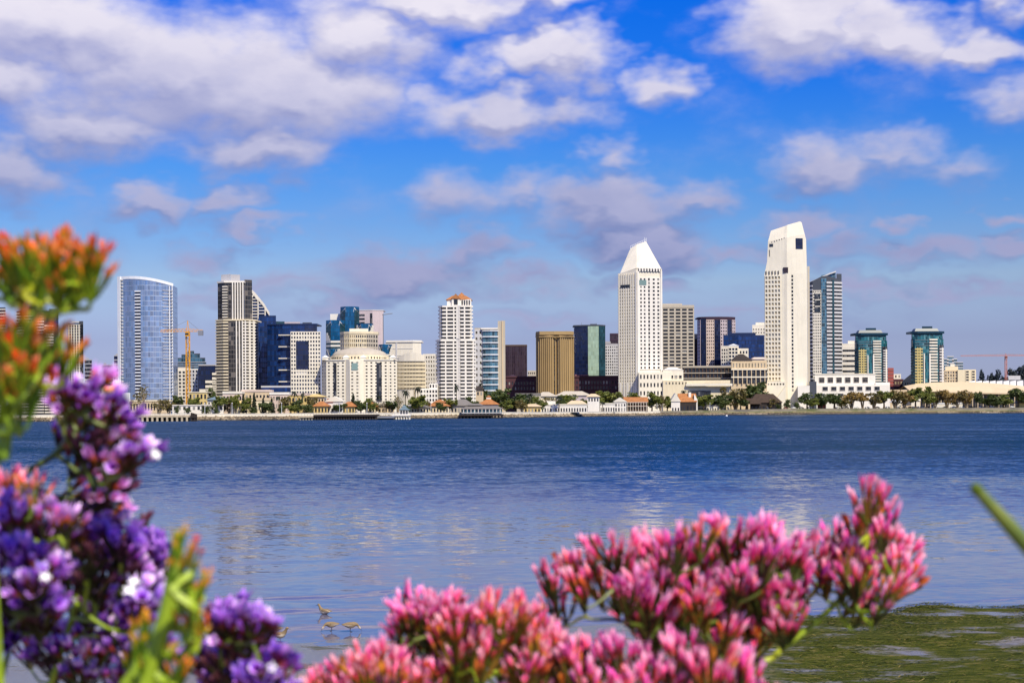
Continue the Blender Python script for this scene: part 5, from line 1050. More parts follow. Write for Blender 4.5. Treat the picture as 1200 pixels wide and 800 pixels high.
def tree(kind, px, ytop, w, back, label, group=None):
    Y = on_shore(px, back); o = W(px, YH, Y); g_ = gz(o.x); h = W(px, ytop, Y).z - g_; wd = w * Y / F
    root = thing(NM[kind][0], label, NM[kind][1], (o.x, Y, g_ - .05), group); tm, cm = PROTO[kind][tn[0] % 3]; tn[0] += 1
    jv = random.Random(int(px * 7)); sx_, sz_ = wd / HW[kind] * jv.uniform(.9, 1.25), h / HT.get(kind, 9.4) * (jv.uniform(.88, 1.16) if kind in ('gold', 'olive', 'green', 'round') else 1); rz = (tn[0] * 2.4) % 6.28
    for nm_, me in (('trunk', tm), ('crown', cm)):
        c = link(nm_, me, root, (0, 0, 0), rz); c.scale = (sx_, sx_, sz_)
for row in [
 ('green', 228, 466, 14, 50, 'loose green tree right behind the crane foot'), ('olive', 268, 461, 14, 34, 'olive tree at the left of the pinkish villa'), ('green', 289, 468, 12, 18, 'low green tree between the first and tallest conifers'), ('round', 312, 470, 14, 17, 'dark low tree between the last two conifers'), ('olive', 333, 464, 14, 30, 'olive tree before the right half of the pink villa'), ('round', 350, 469, 16, 24, 'dark low tree before the yellow villa'), ('olive', 366, 463, 14, 50, 'olive tree left of the market gable'), ('round', 398, 468, 12, 28, 'dark tree at the right shoulder of the white gable'), ('green', 433, 466, 12, 24, 'green tree before the right part of the domed hotel'), ('round', 458, 468, 14, 26, 'dark tree behind the low grey jetty'), ('olive', 500, 467, 14, 30, 'olive tree left of the stepped terracotta shop'), ('round', 516, 472, 10, 18, 'dark small tree before the stepped terracotta shop'), ('green', 527, 468, 12, 30, 'green tree between the terracotta and grey roofed shops'), ('round', 552, 464, 14, 60, 'dark tree left of the tan lookout tower'),
 ('olive', 642, 463, 16, 62, 'olive tree before the pale stone mansion'), ('green', 624, 461, 16, 70, 'green tree left of the pale stone mansion'), ('round', 660, 466, 14, 30, 'dark tree behind the arcade near the short palm'), ('green', 742, 459, 18, 60, 'green tree behind the porch house roof'), ('round', 755, 468, 12, 18, 'dark tree at the right end of the shaded porch'), ('round', 812, 466, 12, 40, 'dark tree behind the right gable of the barn'), ('bush', 846, 472, 14, 20, 'dark bush right of the small white kiosk'), ('olive', 904, 465, 14, 24, 'olive tree before the thatched hall'), ('bush', 912, 473, 10, 20, 'small bush at the right end of the thatched hall'), ('green', 953, 466, 14, 26, 'green tree left of the broad dark trees'), ('olive', 987, 463, 16, 30, 'olive tree between broad dark trees and golden ones'), ('round', 1168, 467, 12, 26, 'small dark tree right of the lone round one'),
 ('airy', 167, 451, 20, 30, 'tall feathery grey green tree against the blue glass tower'), ('airy', 186, 462, 18, 34, 'thin bare tree just left of the crane foot'), ('airy', 152, 464, 12, 34, 'small bare tree at the corner of the blue glass tower'),
 ('olive', 198, 466, 12, 34, 'straggly olive tree left of the crane mast'), ('round', 208, 461, 12, 60, 'dark tree behind the crane foot'), ('bush', 207, 474, 9, 16, 'round dark bush below the crane mast'), ('bush', 219.5, 477, 8, 16, 'round green bush right at the crane foot'),
 ('bush', 232, 472, 12, 40, 'dark bush in front of the yellow house'), ('bush', 242, 475, 16, 16, 'wide low dark bush between crane and brown tower'), ('round', 248, 458, 12, 70, 'dark tree behind the green roofed house'), ('green', 259, 464, 16, 26, 'loose olive green tree at the foot of the brown tower'),
 ('bush', 254, 478, 10, 15, 'small clipped bush on the quay edge under the brown tower'), ('conifer', 285, 462, 9, 24, 'dark pointed conifer, first of four before the villas'), ('conifer', 298, 459.5, 9, 24, 'tallest dark pointed conifer before the villas'), ('conifer', 308.5, 465, 9, 22, 'dark conifer between the tallest one and the broad one'), ('conifer', 318.5, 466, 10, 22, 'broad low dark conifer, last before the pink villa'),
 ('green', 276, 463, 9, 28, 'yellowish small tree left of the first conifer'), ('bush', 296, 476, 14, 16, 'olive bush at the foot of the tallest conifer'), ('bush', 329, 476, 12, 16, 'low bush before the white pink villa'), ('green', 341, 473, 14, 20, 'rounded green tree before the yellow villa'), ('bush', 361, 473, 16, 20, 'dark spreading bush at the left end of the dark pier'),
 ('palm', 345, 457, 9, 50, 'dark palm against the gridded white office'), ('palm', 355, 459, 8, 50, 'smaller palm beside the gridded white office'), ('palm', 326, 463, 7, 40, 'small palm above the white pink villa'), ('palm', 374, 458, 7, 70, 'palm at the left corner of the domed hotel'),
 ('conifer', 414, 460.5, 11, 32, 'pointed green conifer before the domed hotel'), ('round', 423, 467, 17, 26, 'dark spreading tree beside the pointed conifer'), ('palm', 444, 462, 9, 34, 'palm below the right corner of the domed hotel'), ('airy', 451, 466, 12, 30, 'bare brown tree behind the grey jetty'), ('olive', 440, 467, 10, 34, 'olive tree by the small orange pavilion'), ('airy', 466, 463, 14, 36, 'bare reddish tree behind the gazebo'),
 ('palm', 475, 456, 11, 34, 'tall dark palm behind the gazebo'), ('palm', 490, 451, 12, 38, 'tallest palm in front of the white podium'), ('palm', 535, 449, 9, 60, 'thin palm against the white balcony tower'), ('green', 490, 464, 23, 22, 'broad green tree under the tallest palm'), ('bush', 477, 473, 12, 22, 'dark bush right behind the gazebo roof'), ('palm', 563, 447, 8, 74, 'palm behind the tan lookout tower'),
 ('round', 584, 459, 30, 55, 'wide dark tree mass right of the tan lookout tower'), ('round', 604, 461, 28, 52, 'second dark tree mass right of the lookout'), ('green', 594, 469, 18, 26, 'bright green round tree above the pier restaurant'), ('palm', 621, 460, 11, 30, 'palm with brown skirt left of the yellow shop'), ('green', 632, 465, 16, 44, 'green tree behind the small yellow shop'), ('olive', 612, 467, 12, 28, 'olive tree left of the small yellow shop'), ('round', 572, 462, 16, 60, 'dark tree behind the orange roofed restaurant'),
 ('palm', 655, 463, 11, 20, 'short palm in front of the white arcade'), ('green', 668, 460, 26, 60, 'yellow green tree above the arcade roof'), ('green', 712, 458, 24, 56, 'yellow green tree right of the white lookout'), ('olive', 730, 458, 20, 60, 'olive tree behind the white gabled house front'), ('green', 700, 462, 18, 62, 'green tree hidden behind the white lookout'), ('palm', 706, 470, 8, 16, 'small palm before the second white arcade'), ('round', 684, 465, 10, 40, 'small dark tree touching the lookout'),
 ('green', 764, 461, 17, 24, 'green tree right of the shaded porch house'), ('olive', 774, 463, 14, 24, 'olive tree between porch house and stepped gable'), ('green', 782, 464, 12, 28, 'loose green tree left of the stepped gable'), ('palm', 801, 456, 8, 50, 'palm rising behind the orange barn'), ('green', 825, 461, 18, 26, 'green tree right of the orange barn'), ('round', 838, 462, 18, 30, 'dark tree under the hotel canopy'), ('round', 850, 463, 16, 28, 'dark tree left of the pale trunked tree'), ('olive', 862, 453, 26, 30, 'tall brownish tree with pale trunks by the thatched hall'), ('round', 875, 446, 26, 60, 'big dark tree in front of the tan pavilion'), ('round', 891, 447, 24, 62, 'second big dark tree in front of the tan pavilion'), ('round', 868, 466, 16, 26, 'low dark tree at the thatched hall side'),
 ('bush', 922, 467, 12, 30, 'dark bush at the foot of the tallest hotel'), ('round', 946, 462, 16, 44, 'dark tree right of the tallest hotel foot'), ('bush', 934, 470, 14, 30, 'brownish bush right of the thatched hall'), ('round', 963, 457, 22, 36, 'broad dark tree under the white block'), ('round', 978, 459, 20, 34, 'second broad dark tree under the white block'), ('gold', 998, 459, 20, 26, 'golden tree with splayed trunks, first from the dark ones'), ('gold', 1011, 460, 18, 28, 'golden tree before the right half of the white block'), ('olive', 1024, 459, 18, 28, 'olive gold tree below the white block corner'), ('green', 1036, 457, 18, 30, 'green gold tree past the white block corner'),
 ('olive', 1049, 455, 18, 30, 'tall olive tree under the red block'), ('gold', 1060, 455, 17, 28, 'tall gold trunked tree under the stone stub'), ('green', 1073, 456, 18, 32, 'green tree at the foot of the free standing tower'), ('green', 1086, 453.5, 18, 30, 'tallest green park tree before the convention hall'), ('olive', 1096, 455, 16, 32, 'olive tree right of the tallest park tree'), ('gold', 1110, 454, 17, 26, 'brightest golden tree before the convention hall'), ('olive', 1122, 455, 16, 30, 'olive tree right of the brightest golden tree'), ('gold', 1133, 455, 18, 28, 'last golden tree of the park row'), ('round', 1145, 461, 13, 34, 'small dark tree after the last golden tree'),
 ('round', 1159, 461, 18, 36, 'round dark tree alone before the hall roof end'), ('green', 1176, 462, 18, 36, 'green tree near the far kiosk'), ('round', 1193, 457, 24, 50, 'dark tree above the far park kiosk'), ('round', 1214, 460, 24, 50, 'dark tree past the photo edge by the kiosk')]:
    tree(*row)
for px, yt, w in ((1140, 440, 12), (1150, 433, 14), (1160, 437, 14), (1170, 432, 14), (1184, 431, 16), (1196, 428, 16), (1208, 432, 16), (1222, 430, 18)):
    tree('far', px, yt, w, 800, 'dark blue green tree on the rise behind the convention hall', 'trees on the far rise')

# ------------------------------------------------------------------ parked cars along the park
def car_proto(col):
    plain('car_' + col[0], col[1], .3)
    root = thing('parked_car', 'x', 'car', (0, 0, 0))
    prof = [(-2.2, .35), (-2.25, .75), (-2.1, .95), (-1.45, 1.0), (-.85, 1.45), (.7, 1.48), (1.35, 1.0), (2.05, .88), (2.25, .65), (2.2, .35)]
    m = MB(); n = len(prof)
    ins = lambda z: .82 if z < 1.1 else .66
    for i in range(n):
        (xa, za), (xb, zb) = prof[i], prof[(i + 1) % n]; m.quad((xa, -ins(za), za), (xa, ins(za), za), (xb, ins(zb), zb), (xb, -ins(zb), zb))
    for s_ in (-1, 1):
        lo_ = [(x, s_ * .82, z) for x, z in prof if z < 1.1]; hi_ = [(-1.45, s_ * .82, 1.0), (-.85, s_ * .66, 1.45), (.7, s_ * .66, 1.48), (1.35, s_ * .82, 1.0)]
        m.quad(*(reversed(lo_) if s_ > 0 else lo_)); m.quad(*(hi_ if s_ > 0 else reversed(hi_)))
    m.build('body', 'car_' + col[0], root)
    for s_ in (-1, 1):
        m = MB(); q = [(-1.3, s_ * .80, 1.05), (-.8, s_ * .685, 1.40), (.62, s_ * .685, 1.42), (1.15, s_ * .80, 1.05)]; m.quad(*q); m.build('side_window', 'pane', root)
    m = MB(); m.quad((1.33, -.6, 1.03), (1.33, .6, 1.03), (.76, .55, 1.46), (.76, -.55, 1.46)); m.build('windscreen', 'pane', root)
    w_ = MB(); w_.tube([(0, -.11, 0), (0, .11, 0)], .33, 14); me = w_.mesh('wheel', 'timber_dark')
    for x in (-1.4, 1.4):
        for y in (-.76, .76): link('wheel', me, root, (x, y, .33))
    return root
CARS = [car_proto(c) for c in (('white', (.75, .75, .74)), ('silver', (.45, .46, .48)), ('charcoal', (.04, .045, .05)), ('wine', (.22, .03, .03)))]
CN = ['white', 'silver', 'dark', 'wine red']; used = set(); ORDER = [0, 1, 2, 3]
for i, px in enumerate((893, 902, 911, 921, 930, 939, 948, 982, 992, 1004, 1016, 1028, 1040, 1060, 1066.5, 1073, 1080, 1087, 1094, 1101, 1108, 1118, 1127, 1138, 1150, 1163, 1174, 1186)):
    k = ORDER[i] if i < 4 else (0, 1, 2, 0, 3, 0, 1, 0)[(i * 5 + i // 3) % 8]; Y = on_shore(px, 44 + (i % 3) * 1.2); o = W(px, YH, Y)
    c = CARS[k] if k not in used else copy_tree(CARS[k]); used.add(k); c.location = (o.x, Y, gz(o.x) + .05); c.rotation_euler.z = (.1 if i % 2 else 3.2) + (i % 5) * .12
    c['group'] = CN[k] + ' cars parked along the park'; c['label'] = CN[k] + ' car parked under the trees along the park foreshore'
# slender street lamps on the promenade
for i, px in enumerate((832, 770, 690, 648, 505, 430, 398, 330, 272, 240)):
    Y = on_shore(px, 12); o = W(px, YH, Y); root = thing('street_lamp', 'slim white promenade lamp post above the sea wall', 'lamp post', (o.x, Y, gz(o.x) - .05), 'promenade lamps')
    m = MB(); m.tube([(0, 0, 0), (0, 0, 5.2)], [.13, .08], 6); m.build('post', 'white_metal', root); m = MB(); m.tube([(0, 0, 5.2), (0, 0, 5.5), (0, 0, 5.9)], [.1, .32, .1], 8); m.build('lamp_globe', 'bright_wall', root)

# ------------------------------------------------------------------ shore birds
m, t, b, o = newmat('feather')
tcg = t.n('ShaderNodeTexCoord').outputs['Generated']; sx = t.n('ShaderNodeSeparateXYZ'); t.put(sx.inputs[0], tcg)
sp = t.noise(tcg, 14, 4, .7)
back_ = t.mix(sp, (.10, .065, .03, 1), (.38, .27, .14, 1))
t.put(b.inputs['Base Color'], t.mix(t.mapr(sx.outputs[2], .25, .5, smooth=True), (.62, .52, .38, 1), back_)); b.inputs['Roughness'].default_value = .8
plain('beak', (.05, .04, .03), .5)
def loft(path, n=12):
    """smooth body: path of (x, z, half width, half height)"""
    m = MB(); rings = []
    for i, (x, z, w, h) in enumerate(path):
        a = path[max(0, i - 1)]; c = path[min(len(path) - 1, i + 1)]; dx, dz = c[0] - a[0], c[1] - a[1]; L = math.hypot(dx, dz) or 1; ux, uz = -dz / L, dx / L
        rings.append([Vector((x + ux * h * math.sin(2*math.pi*k/n), w * math.cos(2*math.pi*k/n), z + uz * h * math.sin(2*math.pi*k/n))) for k in range(n)])
    base = 0
    for r_ in rings: m.v += [tuple(p) for p in r_]
    for i in range(len(rings) - 1):
        for k in range(n):
            q = (i*n + k, i*n + (k+1) % n, (i+1)*n + (k+1) % n, (i+1)*n + k); m.f.append(q[::-1]); m.mi.append(0); m.uv += [(0, 0)] * 4
    m.f.append(tuple(range(n))); m.mi.append(0); m.uv += [(0, 0)] * n
    l = len(rings) - 1; m.f.append(tuple(l*n + k for k in reversed(range(n)))); m.mi.append(0); m.uv += [(0, 0)] * n
    return m
def bird(px, py, Y, label, s=1.0, rz=0.0, feed=False, sit=False):
    o = W(px, YH, Y); zg = max(0.0, beach_z(o.x, Y)); root = thing('shore_bird', label, 'bird', (o.x, Y, zg), None, rz); s *= .76; root.scale = (s, s * 1.15, s * 1.15)
    L = .062 if not sit else -.02
    if feed: hd = [(.10, L + .09, .042, .045), (.145, L + .085, .028, .030), (.175, L + .06, .020, .022), (.195, L + .03, .022, .024), (.212, L + .012, .021, .022), (.226, L - .002, .012, .012), (.232, L - .008, .003, .003)]; bk_ = [(.226, 0, L + .0), (.262, 0, L - .06)]
    else: hd = [(.10, L + .115, .044, .048), (.135, L + .15, .028, .034), (.155, L + .185, .023, .026), (.170, L + .21, .026, .027), (.192, L + .214, .023, .023), (.208, L + .208, .012, .012), (.214, L + .206, .003, .003)]; bk_ = [(.206, 0, L + .208), (.275, 0, L + .188)]
    body = loft([(-.19, L + .085, .004, .003), (-.16, L + .08, .022, .010), (-.11, L + .075, .045, .032), (-.04, L + .07, .066, .058), (.03, L + .075, .066, .062), (.07, L + .085, .056, .056)] + hd)
    body.build('body', 'feather', root, True)
    m = MB(); m.tube(bk_, [.006, .002], 6); m.build('beak', 'beak', root)
    for s_ in (-1, 1):
        w_ = loft([(.05, L + .095, .006, .012), (.02, L + .09, .012, .035), (-.06, L + .085, .012, .036), (-.14, L + .082, .008, .018), (-.20, L + .088, .003, .004)], 8)
        w_.build('wing', 'feather', root, True).location = (0, s_ * .056, .004)
        e = MB(); hx, hz = (hd[3][0], hd[3][1]); e.tube([(hx, s_ * (hd[3][2] - .002), hz + .006), (hx, s_ * (hd[3][2] + .003), hz + .006)], .0045, 6); e.build('eye', 'beak', root)
        if not sit:
            lg = MB(); lg.tube([(.0, s_ * .025, L + .03), (-.012, s_ * .025, L * .5), (.0, s_ * .025, .004)], [.006, .004, .004], 5)
            for tx, ty in ((.035, 0), (.028, .016), (.028, -.016)): lg.tube([(0, s_ * .025, .004), (tx, s_ * .025 + ty, .003)], [.004, .002], 4)
            lg.build('leg', 'beak', root)
def bird_at(px, py): return CH * F / (py - (YH - ROLL * (px - 600)))
bird(379, 719, bird_at(379, 719), 'tan shore bird resting alone on the water beyond the others', 1.05, 2.6, sit=True)
bird(387, 739, bird_at(387, 739), 'pale shore bird wading with its head down', 1.0, 3.5, feed=True)
bird(409.5, 740, bird_at(409.5, 740), 'brown shore bird wading right of the pale one', 1.05, .25, feed=True)
bird(327, 752, bird_at(327, 752), 'tan shore bird standing beside the purple flowers', 1.05, -.4)
bird(320, 744, bird_at(320, 744), 'darker shore bird half hidden by the purple flowers', 1.0, 2.9, feed=True)
bird(653, 731, bird_at(653, 731), 'tiny pale shore bird glimpsed between the pink blooms', .55, .3)

# ------------------------------------------------------------------ sea lavender in front of the lens
def petalmat(name, stops, hue, white=.0):
    """calyx: colour runs from the stalk end to the papery rim (vertex 'tone' red), each floret a shade of its own (tone green)"""
    m, t, b, o = newmat(name)
    at = t.n('ShaderNodeVertexColor'); at.layer_name = 'tone'; s = t.n('ShaderNodeSeparateColor'); t.put(s.inputs[0], at.outputs[0])
    r = s.outputs[1]; ob = t.n('ShaderNodeObjectInfo').outputs['Random']
    f = t.math('ADD', s.outputs[0], t.math('MULTIPLY', t.math('SUBTRACT', r, .5), .30))
    c = t.ramp(f, stops)
    h = t.n('ShaderNodeHueSaturation'); t.put(h.inputs['Color'], c)
    t.put(h.inputs['Hue'], t.math('ADD', .5, t.math('ADD', t.math('MULTIPLY', t.math('SUBTRACT', r, .5), hue), t.math('MULTIPLY', t.math('SUBTRACT', ob, .5), hue))))
    t.put(h.inputs['Value'], t.mapr(t.math('FRACT', t.math('MULTIPLY', r, 5.7)), 0, 1, .85, 1.5))
    t.put(b.inputs['Base Color'], h.outputs[0]); b.inputs['Roughness'].default_value = .55; b.inputs['Specular IOR Level'].default_value = .25
    tr = t.n('ShaderNodeBsdfTranslucent'); t.put(tr.inputs[0], h.outputs[0]); ms = t.n('ShaderNodeMixShader'); ms.inputs[0].default_value = .20
    t.t.links.new(b.outputs[0], ms.inputs[1]); t.t.links.new(tr.outputs[0], ms.inputs[2]); t.t.links.new(ms.outputs[0], o.inputs[0]); return m
petalmat('petal_pink', [(0, (.06, .09, .015)), (.22, (.10, .035, .015)), (.42, (.50, .07, .04)), (.60, (.90, .06, .24)), (.82, (.98, .16, .46)), (1, (1.0, .52, .74))], .04)  # calyx colour, with shade painted into the dark base
petalmat('petal_rose', [(0, (.10, .14, .015)), (.22, (.20, .08, .015)), (.44, (.80, .20, .04)), (.64, (.95, .10, .14)), (.84, (.98, .19, .36)), (1, (1.0, .52, .66))], .05)
petalmat('petal_purple', [(0, (.05, .06, .012)), (.18, (.07, .015, .01)), (.34, (.34, .06, .03)), (.50, (.14, .02, .18)), (.70, (.36, .08, .56)), (.86, (.62, .30, .86)), (1, (.92, .76, 1.0))], .05)  # dark base also paints in shade, palest tips the sunlight
petalmat('petal_violet', [(0, (.03, .03, .015)), (.2, (.08, .015, .04)), (.45, (.11, .02, .22)), (.75, (.26, .06, .54)), (1, (.58, .32, .88))], .04)
petalmat('petal_mauve', [(0, (.06, .08, .012)), (.22, (.12, .05, .01)), (.45, (.80, .24, .02)), (.60, (.80, .20, .18)), (.78, (.68, .24, .72)), (1, (.95, .72, 1.0))], .04)
petalmat('petal_orange', [(0, (.16, .24, .01)), (.25, (.20, .26, .012)), (.45, (.40, .30, .012)), (.66, (.85, .27, .012)), (.86, (.88, .15, .02)), (1, (.92, .27, .16))], .04)
petalmat('petal_bud', [(0, (.12, .22, .012)), (.40, (.26, .36, .015)), (.72, (.55, .42, .02)), (1, (.92, .28, .06))], .04)
petalmat('petal_dry_shade', [(0, (.03, .04, .008)), (.3, (.045, .02, .012)), (.6, (.07, .02, .025)), (.85, (.10, .025, .05)), (1, (.26, .10, .14))], .06)  # dead florets, dark enough to paint shade into the inside of a bloom
m, t, b, o = newmat('corolla'); b.inputs['Base Color'].default_value = (.86, .84, .86, 1); b.inputs['Roughness'].default_value = .6
m, t, b, o = newmat('stem')
n_ = t.noise(t.n('ShaderNodeNewGeometry').outputs['Position'], 30, 3); t.put(b.inputs['Base Color'], t.ramp(n_, [(.3, (.035, .055, .008)), (.55, (.11, .16, .015)), (.75, (.24, .26, .03))])); b.inputs['Roughness'].default_value = .5
m, t, b, o = newmat('stem_bright')
n_ = t.noise(t.n('ShaderNodeNewGeometry').outputs['Position'], 20, 3); t.put(b.inputs['Base Color'], t.ramp(n_, [(.3, (.14, .24, .01)), (.55, (.34, .46, .015)), (.75, (.58, .56, .04))])); b.inputs['Roughness'].default_value = .5

def add_floret(mb, q, base, d, L, r, seg=8, white=False, tmax=1.0):
    """one funnel-shaped papery calyx: narrow tube, then a rim torn into pointed lobes"""
    d = d.normalized(); x = d.orthogonal().normalized(); y = d.cross(x); rnd = q.random(); rot = q.uniform(0, 6.28); bend = (x * q.uniform(-1, 1) + y * q.uniform(-1, 1)) * L * .12
    prof = [(0, .20, .0), (.28, .30, .30), (.55, .46, .55), (.80, .78, .80), (1.0, 1.0, 1.0)]
    rings = []
    for (tt, rr, tone) in prof:
        i0 = len(mb.v); rings.append(i0)
        for k in range(seg):
            a = rot + 6.283 * k / seg; ru = 1.0; dt = 0; tn_ = tone
            if tt == 1.0:
                if k % 2: dt, ru = q.uniform(.02, .26), q.uniform(.75, 1.25)
                else: dt, ru, tn_ = q.uniform(-.22, -.06), q.uniform(.7, 1.0), .84
            p = base + d * (L * (tt + dt)) + bend * tt * tt + (x * math.cos(a) + y * math.sin(a)) * r * rr * ru
            mb.v.append(tuple(p)); mb.col.append((tn_ * tmax, rnd, 0, 1))
    for i in range(len(rings) - 1):
        for k in range(seg):
            mb.f.append((rings[i] + k, rings[i] + (k + 1) % seg, rings[i+1] + (k + 1) % seg, rings[i+1] + k)); mb.mi.append(0); mb.uv += [(0, 0)] * 4
    if white:
        c = base + d * L * 1.0 + bend; i0 = len(mb.v); mb.v.append(tuple(c - d * L * .1)); mb.col.append((1, rnd, 0, 1))
        for k in range(10):
            a = 6.283 * k / 10; rr = r * (1.05 if k % 2 else .55); mb.v.append(tuple(c + d * L * .08 + (x * math.cos(a) + y * math.sin(a)) * rr)); mb.col.append((1, rnd, 0, 1))
        for k in range(10): mb.f.append((i0, i0 + 1 + k, i0 + 1 + (k + 1) % 10)); mb.mi.append(1); mb.uv += [(0, 0)] * 3
def add_twig(mb, a, c, r0, r1, tone, rnd, seg=4):
    d = (c - a).normalized(); x = d.orthogonal().normalized(); y = d.cross(x); i0 = len(mb.v)
    for p, r in ((a, r0), (c, r1)):
        for k in range(seg): mb.v.append(tuple(p + (x * math.cos(6.283 * k / seg) + y * math.sin(6.283 * k / seg)) * r)); mb.col.append((tone, rnd, 0, 1))
    for k in range(seg): mb.f.append((i0 + k, i0 + (k + 1) % seg, i0 + seg + (k + 1) % seg, i0 + seg + k)); mb.mi.append(0); mb.uv += [(0, 0)] * 4
def cluster_mesh(name, mat, rs, n=11, width=.013, L=.0125, r=.0036, white=.0, spread=.5, droop=1.0):
    """a spikelet: short branching twig that carries a tight comb of upright florets; base at the origin, grows along +z"""
    q = random.Random(rs); mb = MB(); h = q.uniform(.012, .018)
    for k in range(n):
        u = (k + .5) / n * 2 - 1 + q.uniform(-.12, .12); v = q.uniform(-.55, .55)
        base = Vector((u * width, v * width * .8, h * (1 - .35 * (u * u + v * v)) + q.uniform(-.004, .003)))
        d = Vector((u * spread, v * spread * .8, 1)) + Vector((q.uniform(-.18, .18), q.uniform(-.18, .18), 0))
        s_ = q.uniform(.78, 1.18); mid = Vector((u * width * .55, v * width * .4, h * .35))
        add_twig(mb, mid, base + d.normalized() * .002, .0009, .0011, .1, q.random()); add_twig(mb, Vector((0, 0, 0)), mid, .0009, .0009, .02, q.random())
        # brown-green bract hugging the tube
        add_floret(mb, q, base - d.normalized() * .001, d, L * q.uniform(.40, .62) * s_, r * .72, 6, False, .30)
        wilt = .42 if q.random() < .09 else 1.0
        add_floret(mb, q, base, d, L * s_ * (1 if wilt == 1 else .8), r * s_, 8, wilt == 1 and q.random() < white, wilt)
    return mb.mesh(name, [mat, 'corolla'], True)
def cl_set(mat, rs, **k): return [cluster_mesh('flower_cluster', mat, rs + i, **k) for i in range(5)]
CL = {'dry_shade': cl_set('petal_dry_shade', 80, n=8, width=.0085, L=.0115, r=.0022, spread=.6), 'pink': cl_set('petal_pink', 10, n=9, width=.0085, L=.0155, r=.0019, spread=.40), 'rose': cl_set('petal_rose', 20, n=9, width=.0085, L=.0150, r=.0019, spread=.38),
      'purple': cl_set('petal_purple', 30, n=8, width=.0095, L=.0125, r=.0040, white=.07, spread=.62), 'violet': cl_set('petal_violet', 40, n=8, width=.0095, L=.0125, r=.0042, white=.03, spread=.62),
      'mauve': cl_set('petal_mauve', 50, n=5, width=.0075, L=.0150, r=.0032, white=.03, spread=.55), 'orange': cl_set('petal_orange', 60, n=7, width=.0075, L=.0125, r=.0020, spread=.38), 'bud': cl_set('petal_bud', 70, n=5, width=.0045, L=.0115, r=.0015, spread=.22)}
def in_poly(x, y, P):
    c = False; j = len(P) - 1
    for i in range(len(P)):
        if (P[i][1] > y) != (P[j][1] > y) and x < (P[j][0] - P[i][0]) * (y - P[i][1]) / (P[j][1] - P[i][1]) + P[i][0]: c = not c
        j = i
    return c
